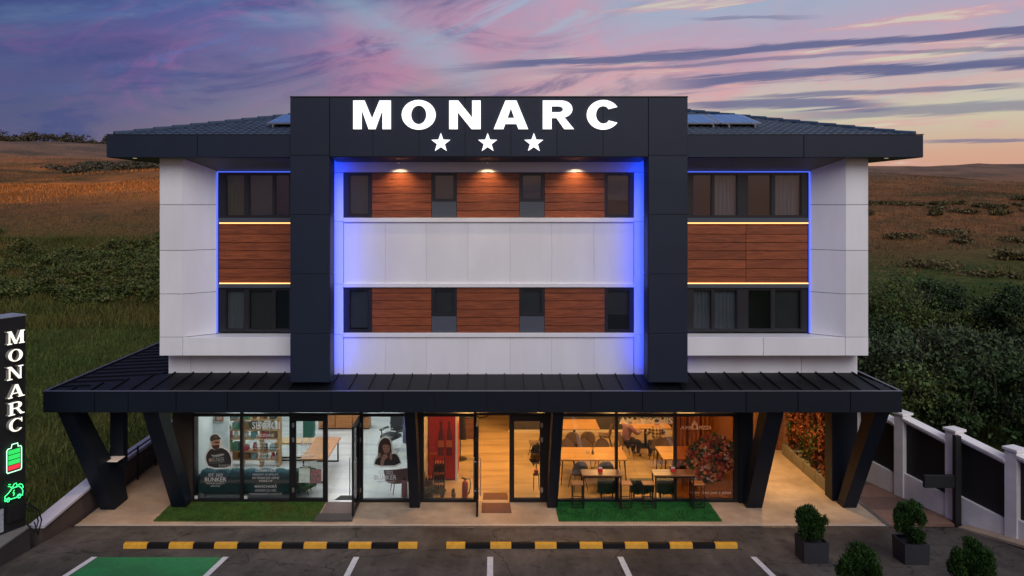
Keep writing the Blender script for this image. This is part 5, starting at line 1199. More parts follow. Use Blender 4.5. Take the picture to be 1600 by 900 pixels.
def bottle_crate(x, y, z, nx, ny, label, tiers=2):
    r = empty('bottle_rack', (x, y, z), label, 'bottle rack', 'racks of sauce bottles')
    W, Dp = nx * .075, ny * .075; H = .30
    for t in range(tiers):
        zz = z + t * H
        mb = MB(); mb.box(x, x + W, y, y + Dp, zz, zz + .012); mb.build('shelf', M_black, r)
        for i in range(nx):
            for j in range(ny):
                cx_, cy_ = x + .0375 + i * .075, y + .0375 + j * .075
                mb = MB(); mb.lathe([(.03, .0), (.032, .02), (.032, .14), (.014, .19), (.013, .215)], (cx_, cy_, zz + .013), 8); b_ = mb.build('bottle', mat('dark_bottle', (.05, .012, .01), .2), r)
                mb = MB(); mb.lathe([(.015, 0), (.015, .028)], (cx_, cy_, zz + .229), 8); mb.build('cap', mat('orange_cap', (.55, .19, .03), .5), b_)
    for a in (x, x + W - .012):
        for b in (y, y + Dp - .012):
            mb = MB(); mb.box(a, a + .012, b, b + .012, z + .013, z + tiers * H + .1); mb.build('post', M_black, r)
bottle_crate(-1.66, 21.62, .0105, 4, 3, 'tall rack of dark bottles with orange caps by the red cabinet', 3)
bottle_crate(-1.90, 21.30, .0105, 3, 3, 'lower rack of dark bottles behind the window post', 2)
def extinguisher(x, y, label, m, hose=True):
    r = empty('fire_extinguisher', (x, y, .0105), label, 'fire extinguisher')
    mb = MB(); mb.lathe([(.08, 0), (.085, .02), (.085, .36), (.07, .41), (.03, .44)], (x, y, .0105), 16); mb.build('cylinder', m, r)
    mb = MB(); mb.tube([(x, y, .44), (x, y, .49)], .022, 8); mb.tube([(x - .10, y, .515), (x, y, .49), (x + .04, y, .49)], .012, 6); mb.tube([(x - .09, y, .545), (x + .03, y, .505)], .010, 6); mb.build('valve', M_black, r)
    if hose:
        mb = MB(); mb.tube([(x + .03, y, .49), (x + .12, y, .50), (x + .16, y, .40), (x + .14, y, .22), (x + .10, y, .08)], [.012, .012, .012, .012, .018], 7); mb.build('hose', M_black, r)
extinguisher(PX(726.5, 21.4), 21.4, 'red fire extinguisher on the floor by the open pizzeria door', mat('extinguisher_red', (.34, .02, .02), .3))
extinguisher(PX(632, 21.4), 21.4, 'plum coloured extinguisher behind the salon pane beside the armchair', mat('extinguisher_plum', (.26, .05, .09), .35), False)
def potplant(x, y, z, h, label, seed, mp, n=220, rad=.1, leaf=.05, ml=M_leafd):
    r = empty('potted_plant', (x, y, z), label, 'plant', 'small potted plants')
    mb = MB(); mb.lathe([(.045, 0), (.065, .11), (.07, .12)], (x, y, z), 12); mb.build('pot', mp, r)
    mb = MB()
    for k in range(5):
        a = k * 1.3; mb.tube([(x, y, z + .1), (x + .3 * rad * math.cos(a), y + .3 * rad * math.sin(a), z + .1 + h * .6)], [.006, .004], 5)
    mb.build('stem', mat('stem_brown', (.06, .04, .02), .8), r)
    V, Fq = foliage((x, y, z + .12 + h * .55), (rad, rad, h * .5), n, leaf, seed, 14, .2); np_mesh('leaves', V, Fq, ml, r)
M_pot = mat('dark_pot', (.03, .03, .03), .6)
potplant(PX(691, 21.25), 21.28, .0105, .18, 'small potted plant in front of the bottle rack', 5, M_pot)
potplant(PX(708.5, 21.25), 21.28, .0105, .12, 'tiny dark cactus pot left of the fire extinguisher', 6, M_pot, 120, .05, .03)
potplant(PX(674, 21.25), 21.26, .0105, .25, 'bushy dark plant low in the left corner of the pizzeria pane', 7, M_pot, 400, .16, .06)
potplant(PX(838, 21.9), 21.95, .45, .75, 'drooping dry plant in a red pot behind the fixed pizzeria door', 8, mat('red_pot', (.45, .03, .02), .4), 160, .13, .11, leafmat('dry_leaf', (.06, .04, .02), (.03, .02, .012)))
r = empty('plant_stand', (PX(838, 21.9), 21.95, .0105), 'slim black stand under the red plant pot', 'stand'); x, y = PX(838, 21.9), 21.95
for a, b in ((-.08, -.08), (.08, -.08), (-.08, .08), (.08, .08)):
    mb = MB(); mb.tube([(x + a, y + b, .0105), (x + a * .8, y + b * .8, .44)], .008, 5); mb.build('leg', M_black, r)
mb = MB(); mb.lathe([(.1, .425), (.1, .448)], (x, y, 0), 12); mb.build('stand_top', M_black, r)
r = empty('coat_rack', (PX(719, 24.5), 24.5, .0105), 'black coat hanging on a thin rack past the red cabinet', 'coat rack'); x, y = PX(719, 24.5), 24.5
mb = MB(); mb.tube([(x, y, .0105), (x, y, 1.75)], .018, 8); mb.lathe([(.22, 0), (.22, .02)], (x, y, .0105), 14); mb.build('pole', M_black, r)
mb = MB(); mb.grid(lambda u, v: (x + (.13 + .06 * v + .012 * math.sin(u * 40)) * math.cos(2 * math.pi * u), y - .06 + (.08 + .03 * v + .012 * math.sin(u * 31)) * math.sin(2 * math.pi * u), 1.62 - .95 * v - .06 * math.sin(u * 7)), 24, 6); mb.build('coat', mat('black_coat', (.012, .011, .011), .9), r)
r = empty('service_counter', (-.1, 26.3, .0105), 'low dark wood counter at the back of the pizzeria beyond the coat', 'counter')
mb = MB(); mb.cbox(-1.75, -.55, 26.6, 27.1, .0105, .72, .01); mb.build('body', M_walnut, r); mb = MB(); mb.cbox(-1.8, -.5, 26.55, 27.15, .721, .76, .008); mb.build('worktop', M_charcoal, r)
r = empty('partition_screen', (5.9, 24.2, .0105), 'slatted timber screen behind the tinted corner pane', 'screen')
for k in range(9):
    mb = MB(); x = 5.62 + k * .14; mb.box(x, x + .085, 24.0, 24.05, .03, 2.6); mb.build('slat', M_oak if k % 3 else M_walnut, r)
mb = MB(); mb.box(5.58, 6.84, 23.98, 24.07, .0105, .03); mb.build('base_rail', M_walnut, r)

# ------------------------------------------------------------------ salon
M_teal = mat('teal_velvet', (.012, .075, .095), .75, 0, .25, 6, .3, 30); M_tealb = mat('teal_velvet_back', (.014, .045, .050), .8, 0, .2, 6)
r = empty('tufted_sofa', (-6.7, 21.75, .0105), 'long teal tufted sofa with its back to the salon window', 'sofa')
sx0, sx1 = -8.12, -5.35
mb = MB(); mb.cbox(sx0, sx1, 21.32, 21.50, .12, .62, .03); mb.build('back_panel', M_tealb, r)
n = 7
for k in range(n):
    a, b = sx0 + (sx1 - sx0) * k / n, sx0 + (sx1 - sx0) * (k + 1) / n
    mb = MB(); mb.grid(lambda u, v: (a + (b - a) * u, 21.46 + .16 * math.cos(math.pi * v) * (.86 + .14 * math.sin(math.pi * u)), .60 + (.13 + .05 * math.sin(math.pi * u)) * math.sin(math.pi * v)), 8, 8); mb.build('tufted_roll', M_teal, r)
mb = MB(); mb.cbox(sx0, sx1, 21.505, 22.15, .12, .42, .05); mb.build('seat', M_teal, r)
for x in (sx0 - .16, sx1 + .01):
    mb = MB(); mb.cbox(x, x + .15, 21.4, 22.1, .12, .58, .05); mb.build('arm', M_teal, r)
for x in (sx0 + .1, sx1 - .15):
    for y in (21.38, 22.0):
        mb = MB(); mb.tube([(x, y, .0105), (x, y, .12)], [.015, .025], 8); mb.build('leg', M_black, r)
r = empty('wooden_shelf', (-7.4, 23.8, .0105), 'open wooden shelf unit stocked with boxes behind the sofa', 'shelf')
M_shelfw = wood('shelf_wood', (.40, .22, .09), (.30, .15, .06), .8, .5, .08)
hx0, hx1 = PX(353, 24.0), PX(438, 24.0)
for x in (hx0, (hx0 + hx1) / 2 - .3, (hx0 + hx1) / 2 + .3, hx1):
    mb = MB(); mb.box(x - .025, x + .025, 23.75, 24.1, .0105, 2.2); mb.build('upright', M_shelfw, r)
shz = (.22, .47, .86, 1.13, 1.45, 1.8)
for z in shz:
    xs_ = (hx0, (hx0 + hx1) / 2 - .3, (hx0 + hx1) / 2 + .3, hx1)
    for a, b in zip(xs_[:-1], xs_[1:]):
        mb = MB(); mb.box(a + .026, b - .026, 23.75, 24.1, z, z + .03); mb.build('shelf_board', M_shelfw, r)
rr = random.Random(11); cols = [((.35, .30, .22), 'cream'), ((.05, .16, .10), 'green'), ((.32, .02, .05), 'crimson'), ((.18, .08, .03), 'brown'), ((.05, .06, .07), 'charcoal'), ((.50, .48, .44), 'white'), ((.28, .27, .10), 'olive'), ((.10, .20, .22), 'teal')]
xs_ = (hx0, (hx0 + hx1) / 2 - .3, (hx0 + hx1) / 2 + .3, hx1); bn = ('left', 'middle', 'right'); sn = ('lowest', 'second', 'third', 'fourth', 'fifth')
for zi, z in enumerate(shz[:-1]):
    for q, (a, b) in enumerate(zip(xs_[:-1], xs_[1:])):
        w = (b - a - .1) / 2
        for k in range(2):
            c, cn = cols[(zi * 5 + q * 3 + k * 2 + rr.randint(0, 2)) % 8]; x0 = a + .045 + k * w; h = min(shz[zi + 1] - z - .06, rr.uniform(.14, .3)); ww = w * rr.uniform(.6, .9)
            mb = MB(); pn = 'product_box' if (zi + q + k) % 3 else 'product_jar'
            if pn == 'product_box': mb.cbox(x0, x0 + ww, 23.78, 24.0, z + .031, z + .031 + h, .008)
            else: mb.lathe([(.05, 0), (.07, .03), (.07, h * .7), (.05, h * .85), (.052, h)], (x0 + ww / 2, 23.88, z + .031), 12)
            mb.build(pn, mat('shelf_' + cn, c, .5), label='%s %s on the %s shelf of the wooden unit, %s column, %s side' % (cn, 'box' if pn == 'product_box' else 'jar', sn[zi], bn[q], ('left', 'right')[k]), cat='box' if pn == 'product_box' else 'jar', group='goods on the salon shelf')
mb = MB(); mb.box(PX(312, 22.6), PX(352, 22.6), 22.9, 22.98, .0105, 2.6); mb.build('white_screen', mat('white_screen_paint', (.62, .66, .64), .5), label='pale vertical panel behind the man sticker', cat='screen')
r = empty('wall_picture', (PX(337.5, 22.6), 22.88, 1.5), 'small wooden framed picture above the man sticker', 'picture'); x = PX(337.5, 22.6)
mb = MB(); mb.box(x - .12, x + .12, 22.86, 22.895, PZ(662, 22.6), PZ(640, 22.6)); mb.build('frame', M_orangewood, r); mb = MB(); mb.box(x - .08, x + .08, 22.85, 22.859, PZ(660, 22.6), PZ(643, 22.6)); mb.build('print', mat('picture_print', (.3, .22, .2), .6, 0, .7, 20), r)
def utable(x0, x1, y0, y1, h, m, name, label):
    r = empty(name, ((x0 + x1) / 2, (y0 + y1) / 2, .0105), label, 'table'); mb = MB(); mb.cbox(x0, x1, y0, y1, h - .05, h, .008); mb.build('table_top', m, r)
    for y in (y0 + .12, y1 - .16):
        mb = MB(); mb.box(x0 + .05, x0 + .09, y, y + .04, .0105, h - .051); mb.box(x1 - .09, x1 - .05, y, y + .04, .0105, h - .051); mb.box(x0 + .09, x1 - .09, y, y + .04, .0105, .05); mb.build('leg_frame', M_black, r)
utable(-5.6, -4.82, 22.3, 24.4, .75, M_orangewood, 'reception_desk', 'orange wood reception table with black frame seen through the open salon door')
utable(PX(430, 24.4), PX(490, 24.4), 24.2, 24.75, .62, M_oak, 'low_table', 'pale wood side table past the sofa with black legs')
r = empty('back_cabinet', (-5.4, 27.9, .0105), 'brown wooden cabinet at the back of the salon', 'cabinet')
for k in range(3):
    mb = MB(); mb.cbox(-6.3 + k * .62, -5.7 + k * .62, 27.7, 28.2, .05, .95, .012); mb.build('cabinet_door', M_orangewood, r)
mb = MB(); mb.box(-6.3, -4.46, 27.72, 28.2, .0105, .049); mb.build('plinth', M_black, r)
mb = MB(); mb.cbox(PX(473, 26), PX(490, 26), 26.0, 26.3, .2, 1.2, .03); mb.build('hanging_gown', mat('green_gown', (.01, .07, .05), .8, 0, .2, 8), label='dark green gown hanging behind the fixed salon door', cat='gown')
def armchair(x, y, rz, m, label, h=.46):
    r = empty('armchair', (x, y, .0105), label, 'armchair', None, R(rz)); mb = MB()
    mb.lathe([(.05, h - .14), (.28, h - .12), (.31, h - .02), (.28, h + .01), (.02, h + .02)], (0, 0, 0), 20); mb.build('seat', m, r, world=False)
    mb = MB()
    def f(u, v, o=0): a = R(-20 + 220 * u) + math.pi; rad = .31 + .05 * v + o; return (rad * math.cos(a), -rad * math.sin(a) * -1 if False else rad * math.sin(a), h - .10 + (.42 * v) * (.62 + .38 * math.sin(math.pi * u)))
    mb.grid(lambda u, v: f(u, v), 24, 6); mb.grid(lambda u, v: f(1 - u, v, .045), 24, 6); mb.grid(lambda u, v: f(u, 1, .045 * v), 24, 1); mb.build('backrest', m, r, world=False)
    for a in (45, 135, 225, 315):
        c_, s_ = math.cos(R(a)), math.sin(R(a)); mb = MB(); mb.tube([(.18 * c_, .18 * s_, h - .13), (.25 * c_, .25 * s_, .0)], [.018, .011], 7); mb.build('leg', M_walnut, r, world=False)
armchair(PX(621, 21.6), 21.72, 20, mat('mauve_velvet', (.17, .075, .085), .8, 0, .15, 8), 'mauve tub armchair right behind the salon window')
armchair(PX(487, 22.6), 21.55 + .1, 180, mat('moss_velvet', (.045, .09, .035), .8, 0, .15, 8), 'small moss green tub chair behind the fixed salon door', .30)
def barber(x, y, rz, label, towel):
    r = empty('barber_chair', (x, y, .0105), label, 'barber chair', 'barber chairs', R(rz)); M_l = mat('black_leather', (.02, .02, .022), .4)
    mb = MB(); mb.lathe([(.27, 0), (.27, .02), (.06, .05), (.045, .42)], (0, 0, 0), 18); mb.build('base', M_alu, r, world=False)
    mb = MB(); mb.cbox(-.27, .27, -.25, .27, .43, .56, .03); mb.build('seat', M_l, r, world=False)
    mb = MB(); mb.add(*(lambda m_: (m_.v, m_.f))(MB().cbox(-.25, .25, -.36, -.26, .57, 1.12, .03))); mb.build('backrest', M_l, r, world=False)
    for s in (-1, 1):
        mb = MB(); mb.cbox(s * .31 - .04, s * .31 + .04, -.25, .2, .66, .72, .02); mb.tube([(s * .31, .1, .5), (s * .31, .1, .66)], .02, 6); mb.build('armrest', M_l, r, world=False)
    mb = MB(); mb.cbox(-.2, .2, .32, .5, .12, .16, .01); mb.tube([(0, .2, .43), (0, .4, .16)], .025, 6); mb.build('footrest', M_alu, r, world=False)
    mb = MB(); mb.grid(lambda u, v: (-.27 + .54 * u, -.38 + .02 * math.sin(9 * u) + .26 * max(0, v - .6), 1.14 - abs(v - .6) * .9 + .01 * math.sin(12 * u)), 14, 12); mb.build('towel', towel, r, world=False)
barber(-3.35, 25.3, 150, 'barber chair draped in a blue cape, nearer one', mat('blue_cape', (.05, .11, .22), .8, 0, .3, 7)); barber(-2.75, 26.9, 150, 'barber chair draped in a navy cape, farther one', mat('navy_cape', (.03, .04, .09), .8, 0, .3, 7))
r = empty('cape_stand', (-2.55, 24.0, .0105), 'stand hung with violet and lime capes beside the woman sticker', 'stand')
mb = MB(); mb.tube([(-2.55, 24.0, .0105), (-2.55, 24.0, 1.5)], .02, 8); mb.lathe([(.2, 0), (.2, .02)], (-2.55, 24, .0105), 14); mb.build('pole', M_alu, r)
for k, (c, nm) in enumerate((((.10, .09, .24), 'violet_cape'), ((.22, .28, .03), 'lime_cape'), ((.05, .06, .14), 'indigo_cape'))):
    x = -2.72 + .17 * k; mb = MB(); mb.grid(lambda u, v: (x - .08 + .16 * u, 23.9 + .04 * math.sin(u * 9 + k), 1.45 - (.75 + .1 * k) * v), 10, 6); mb.build('cape', mat(nm, c, .8, 0, .2, 8), r)

# ------------------------------------------------------------------ right passage: planters with copper hedge, timber end wall, warm lamps
M_box = mat('taupe_planter', (.22, .19, .13), .7, 0, .12, 5, .1, 60); M_copper = leafmat('copper_leaf', (.24, .066, .022), (.13, .055, .024), .5); M_greenl = leafmat('hedge_green_leaf', (.055, .085, .02), (.06, .05, .02), .4)
pl = ('nearest the column', 'second from the column', 'third from the column', 'farthest, by the timber wall')
for k in range(4):
    y0 = 21.62 + k * .86; r = empty('hedge_planter', (9.62, y0 + .4, 0), 'taupe trough with a tall copper leaved hedge, %s' % pl[k], 'planter', 'hedge planters in the passage')
    mb = MB(); mb.box(9.42, 9.80, y0, y0 + .03, .0, .34); mb.box(9.42, 9.80, y0 + .79, y0 + .82, 0, .34); mb.box(9.42, 9.45, y0 + .03, y0 + .79, 0, .34); mb.box(9.77, 9.80, y0 + .03, y0 + .79, 0, .34); mb.box(9.45, 9.77, y0 + .03, y0 + .79, .02, .30); mb.build('trough', M_box, r)
    V, Fq = foliage((9.61, y0 + .41, 1.55), (.19, .46, 1.35), 2600, .085, 40 + k, 60, .15); np_mesh('copper_foliage', V, Fq, M_copper, r)
    V, Fq = foliage((9.61, y0 + .36, 1.1), (.18, .42, 1.1), 800, .08, 60 + k, 16, .2); np_mesh('green_foliage', V, Fq, M_greenl, r)
    mb = MB()
    for q in range(4): mb.tube([(9.6, y0 + .12 + q * .18, .3), (9.62, y0 + .12 + q * .18, 2.6)], [.014, .006], 5)
    mb.build('stem', mat('stem_brown', (.06, .04, .02), .8), r)
r = empty('timber_screen', (8.3, 25.4, 0), 'orange lit timber plank wall closing the end of the passage', 'wall')
M_tw = wood('passage_timber', (.34, .14, .05), (.22, .085, .03), .8, .5, .12)
for k in range(17):
    mb = MB(); mb.cbox(6.98 + k * .175, 6.98 + k * .175 + .165, 25.4, 25.44, .01, 2.95, .006); mb.build('plank', M_tw, r)
for (x, y) in ((8.3, 22.2), (8.3, 24.2)):
    mb = MB(); mb.lathe([(.09, 0), (.09, .03)], (x, y, cz0 - .012), 14); f = part(mb, 'passage_light', M_whiteplain)
    mb = MB(); mb.lathe([(.075, 0), (.075, .004)], (x, y, cz0 - .018), 14); part(mb, 'lens', mat('passage_lens', (.9, .8, .6), .4, emit=(1, .58, .22), estr=30), f)
    spot((x, y, cz0 - .03), (x, y - .1, 0), 340, 130, (1.0, .60, .24), .8, .08)

for x in (-9.4, -7.0, -4.0, -1.2, .9, 3.4, 6.0):
    mb = MB(); mb.lathe([(.06, 0), (.06, .02)], (x, 20.1, cz0 - .004), 12); f = part(mb, 'soffit_light', M_whiteplain)
    spot((x, 20.1, cz0 - .02), (x, 19.95, 0), 78, 140, (1.0, .60, .30), .9, .06)

# ------------------------------------------------------------------ right boundary: stepped white wall with black panels
FD = Vector((1.03, -3.1, 0)).normalized(); FN = Vector((FD.y, -FD.x, 0))    # along the wall toward the viewer / its passage side
if FN.x > 0: FN = -FN
A0 = Vector((11.47, 21.5, 0)); SP = 1.64
FW = empty('boundary_wall', A0, 'white rendered boundary wall with posts and black infill panels on the right', 'fence')
M_rend = mat('white_render', (.80, .77, .74), .8, 0, .10, 2.2, .1, 50, col2=(.70, .66, .63), c2scale=.9)
M_infill = mat('black_infill', (.006, .006, .007), .6)
def fbox(mb, s0, s1, n0, n1, z00, z01, z10, z11):
    """box along the wall from s0 to s1, bottom z00->z10, top z01->z11"""
    v = []
    for s, za, zb_ in ((s0, z00, z01), (s1, z10, z11)):
        for n_ in (n0, n1):
            for z in (za, zb_):
                p = A0 + FD * s + FN * n_; v.append((p.x, p.y, z))
    mb.add(v, [(0, 1, 3, 2), (4, 6, 7, 5), (0, 4, 5, 1), (2, 3, 7, 6), (1, 5, 7, 3), (0, 2, 6, 4)])
for k in range(-3, 5):
    s = k * SP
    mb = MB(); fbox(mb, s - .15, s + .15, -.15, .15, -.3, 2.28, -.3, 2.28); mb.build('post', M_rend, FW)
    mb = MB(); fbox(mb, s - .19, s + .19, -.19, .19, 2.281, 2.34, 2.281, 2.34); mb.build('post_cap', M_rend, FW)
    if k == 4: break
    a, b = s + .151, s + SP - .151
    mb = MB(); fbox(mb, a, b, -.11, .11, -.3, .68, -.3, .56); mb.build('plinth', M_rend, FW)
    mb = MB(); fbox(mb, a, b, -.02, .02, .68, 2.10, .56, 1.90); mb.build('infill_panel', M_infill, FW)
    mb = MB(); fbox(mb, a, b, -.11, .13, 2.10, 2.16, 1.90, 1.96); mb.build('top_beam', M_rend, FW)
    mb = MB(); fbox(mb, a, b, -.16, .17, 2.161, 2.22, 1.961, 2.02); mb.build('coping', M_rend, FW)
gp = A0 + FD * (SP * 1.0 + .26) + FN * .22
r = empty('gate_post', gp, 'black steel gate post with a short stub arm beside the white wall', 'gate post')
mb = MB(); mb.cbox(gp.x - .075, gp.x + .075, gp.y - .075, gp.y + .075, -.1, 2.25, .008); mb.build('post', M_infill, r)
mb = MB(); mb.cbox(gp.x - .85, gp.x - .077, gp.y - .05, gp.y + .05, .92, 1.24, .008); mb.build('stub_arm', M_infill, r)
mb = MB(); q0 = A0 + FD * (SP + .5) + FN * .1; q1 = A0 + FD * (4 * SP) + FN * .1
w_ = FN * .35
mb.slab(tuple(q0 + Vector((0, 0, -.02))), tuple(q0 + w_ + Vector((0, 0, -.02))), tuple(q1 + w_ + Vector((0, 0, .62))), tuple(q1 + Vector((0, 0, .62))), .06); mb.build('kerb_strip', M_conc, kind='structure')

# ------------------------------------------------------------------ left side: low wall with white coping, railing, totem
LW = empty('garden_wall', (-10.85, 20.4, 0), 'low brown rendered wall with pale coping beside the left walkway', 'wall')
M_brown = mat('brown_render', (.085, .062, .055), .85, 0, .15, 3, .2, 50)
secs = [(28.5, .72), (26, .71), (23.5, .71), (21, .71), (18.25, .52)]
for (ya, za), (yb_, zb_) in zip(secs[:-1], secs[1:]):
    def wq(x0, x1, b0, b1, t0, t1): return [(x0, ya - .003, b0), (x1, ya - .003, b0), (x1, ya - .003, t0), (x0, ya - .003, t0), (x0, yb_ + .003, b1), (x1, yb_ + .003, b1), (x1, yb_ + .003, t1), (x0, yb_ + .003, t1)]
    FF = [(0, 3, 2, 1), (4, 5, 6, 7), (0, 1, 5, 4), (1, 2, 6, 5), (2, 3, 7, 6), (3, 0, 4, 7)]
    MB().add(wq(-11.0, -10.72, -.2, -.2, za - .06, zb_ - .06), FF).build('wall_section', M_brown, LW)
    MB().add(wq(-11.06, -10.66, za - .059, zb_ - .059, za, zb_), FF).build('coping', mat('lavender_coping', (.60, .58, .62), .6, 0, .08, 4), LW)
NW = empty('charger_plinth', (-10.9, 16, 0), 'dark low plinth wall below the charging totem', 'wall')
mb = MB(); mb.box(-12.2, -10.69, 12.0, 17.75, -.2, .70); mb.build('plinth_body', mat('dark_brown_render', (.05, .042, .042), .85, 0, .15, 3, .2, 50), NW)
mb = MB(); mb.box(-12.2, -10.67, 12.0, 17.77, .701, .74); mb.build('coping', mat('dull_coping', (.18, .17, .16), .7), NW)
r = empty('railing', (-10.5, 24, 0), 'black metal railing with horizontal bars along the left walkway', 'railing')
for k in range(6):
    y = 21.5 + k * 1.2; mb = MB(); mb.box(-10.52, -10.48, y, y + .04, 0, 1.0); mb.build('post', M_black, r)
for k, z in enumerate((.12, .27, .42, .57, .72, .86, .985)):
    mb = MB(); rr_ = .024 if k == 6 else .012; mb.tube([(-10.46, 21.45, z), (-10.46, 27.6, z)], rr_, 6); mb.build('rail', M_black, r)

# totem
TF = Vector((-10.8, 17.75, 0)); TD = Vector((-.42, -.9, 0)).normalized(); TN = Vector((-TD.y, TD.x, 0))
if TN.x < 0: TN = -TN
TT = empty('charging_totem', TF + Vector((0, 0, .74)), 'black charging totem with glowing vertical MONARC letters, battery and car signs', 'totem')
tz1 = PZ(493, 17.75)
def tbox(t0, t1, n0, n1, z0, z1, name, m):
    v = []
    for t in (t0, t1):
        for n_ in (n0, n1):
            for z in (z0, z1): p = TF + TD * t + TN * n_; v.append((p.x, p.y, z))
    return MB().add(v, [(0, 1, 3, 2), (4, 6, 7, 5), (0, 4, 5, 1), (2, 3, 7, 6), (1, 5, 7, 3), (0, 2, 6, 4)]).build(name, m, TT)
tbox(0, 1.3, -.5, 0, .741, tz1, 'cabinet', M_infill); tbox(-.015, 1.315, -.515, .012, tz1 + .001, tz1 + .03, 'top_plate', mat('totem_cap', (.35, .38, .42), .4, .3))
# local drawing frame on the face: u to the right (away from viewer), v up
def tface(u, v, n_=0.02): p = TF + TD * (.56 - u) + TN * n_; return Vector((p.x, p.y, v))
TM = lambda n_: Matrix(((-TD.x, 0, TN.x, (TF + TD * .56 + TN * n_).x), (-TD.y, 0, TN.y, (TF + TD * .56 + TN * n_).y), (0, 1, 0, 0), (0, 0, 0, 1)))
def tz(py): return PZ(py, 17.45)
M_tsign = mat('totem_letter_light', (.8, .8, .75), .5, emit=(1.0, .95, .78), estr=1.05)
def dia(x0, y0, x1, y1, w): return [(x0 - w / 2, y0), (x0 + w / 2, y0), (x1 + w / 2, y1), (x1 - w / 2, y1)]
def bar(xa, xb, y, h=.075): return [(xa, y), (xb, y), (xb, y + h), (xa, y + h)]
S0, S1 = 0, 1 - .075
SER = {'M': [[dia(.14, 0, .14, 1, .09)], [dia(.17, 1, .50, .02, .17)], [dia(.50, .02, .83, 1, .09)], [dia(.85, 0, .85, 1, .19)], [bar(.0, .28, S0)], [bar(.0, .22, S1)], [bar(.68, 1.0, S0)], [bar(.80, 1.0, S1)]],
       'O': [[ell(.5, .5, .5, .52), ell(.5, .5, .28, .45)]],
       'N': [[dia(.16, 0, .16, 1, .09)], [dia(.17, 1, .82, 0, .20)], [dia(.84, 0, .84, 1, .09)], [bar(.0, .32, S0)], [bar(.0, .22, S1)], [bar(.68, 1.0, S1)]],
       'A': [[dia(.12, 0, .48, 1, .09)], [dia(.82, 0, .50, 1, .21)], [bar(.26, .70, .30, .07)], [bar(.0, .28, S0)], [bar(.62, 1.0, S0)]],
       'R': [[dia(.20, 0, .20, 1, .20)], [[(.30, .47), (.55, .47)] + ell(.56, .735, .30, .265, -80, 80, 12) + [(.55, 1), (.30, 1), (.30, .93), (.50, .93)] + ell(.52, .735, .13, .195, 80, -80, 10) + [(.50, .54), (.30, .54)]], [dia(.86, 0, .55, .50, .19)], [bar(.0, .42, S0)], [bar(.0, .30, S1)], [bar(.74, 1.02, S0)]],
       'C': [[ell(.54, .5, .52, .52, 38, 322, 26) + ell(.58, .5, .33, .44, 318, 42, 22)], [dia(.93, .66, .93, 1.0, .06)]]}
for ch, y0, y1, a, b in (('M', 516.5, 537, .06, .46), ('O', 545.5, 564, .09, .42), ('N', 571.5, 592, .06, .43), ('A', 600.5, 620.5, .08, .46), ('R', 627.5, 647.5, .09, .45), ('C', 653.5, 673.5, .10, .42)):
    z0, z1 = tz(y1), tz(y0); mb = MB(); mbr = MB()
    for q, lp in enumerate(SER[ch]):
        MM = Matrix.Translation((a, z0, .0013 * q)) @ Matrix.Diagonal((b - a, z1 - z0, 1, 1))
        mb.mesh(curve_mesh(lp, .003), MM); mbr.mesh(curve_mesh(lp, .048), MM)
    mbr.xf(TM(.052)); mb.xf(TM(.112)); lo_ = mb.build('letter', M_tsign, TT); mbr.build('letter_return', mat('totem_letter_side', (.30, .29, .25), .5), lo_)
M_neon = mat('green_neon', (.1, .6, .3), .5, emit=(.04, 1.0, .22), estr=2.6); M_neonw = mat('pale_green_neon', (.6, .9, .7), .5, emit=(.45, 1.0, .62), estr=1.6)
M_cellg = mat('green_cell', (.05, .5, .1), .5, emit=(.02, .75, .12), estr=.9); M_cellr = mat('red_cell', (.5, .05, .06), .5, emit=(.9, .02, .05), estr=.9)
def neon(pts, m, rad, name, closed=True):
    q = [TM(.04) @ Vector((u, v, 0)) for u, v in pts]
    if closed: q = q + [q[0]]
    MB().tube(q, rad, 6, False).build(name, m, TT)
bz0, bz1 = tz(737), tz(694)
neon([(.12, bz0), (.42, bz0), (.44, bz0 + .03), (.44, bz1 - .12), (.42, bz1 - .08), (.36, bz1 - .08), (.35, bz1), (.22, bz1), (.20, bz1 - .08), (.13, bz1 - .08), (.10, bz1 - .12), (.10, bz0 + .03)], M_neonw, .011, 'battery_outline')
for k in range(4):
    za = bz0 + .05 + k * .118; MB().box(.145, .405, za, za + .095, -.005, .012).xf(TM(.03)).build('battery_cell', M_cellr if k == 0 else M_cellg, TT)
c0 = tz(781)
def cp(l): return [(u, c0 + v) for u, v in l]
neon(cp([(.06, .03), (.09, .03)] + [(.13 + .045 * math.cos(a), .035 + .045 * math.sin(a)) for a in np.linspace(math.pi, 0, 7)] + [(.33, .03)] + [(.385 + .045 * math.cos(a), .035 + .045 * math.sin(a)) for a in np.linspace(math.pi, 0, 7)] + [(.46, .03), (.47, .13), (.45, .19), (.38, .27), (.22, .27), (.13, .18), (.06, .14)]), M_neon, .009, 'car_outline')
for u in (.13, .385): neon(cp([(u + .032 * math.cos(a), .03 + .032 * math.sin(a)) for a in np.linspace(0, 2 * math.pi, 12)[:-1]]), M_neon, .008, 'car_wheel')
neon(cp([(.27, .22), (.24, .15), (.28, .15), (.25, .09)]), M_neon, .007, 'lightning_bolt', False)
neon(cp([(.18, .30), (.24, .30), (.26, .35), (.32, .36), (.33, .30), (.40, .31), (.46, .28), (.48, .20)]), M_neon, .008, 'plug_cable', False)
neon(cp([(.18, .33), (.13, .34)]), M_neon, .007, 'plug_pin', False); neon(cp([(.19, .37), (.14, .38)]), M_neon, .007, 'plug_pin', False)
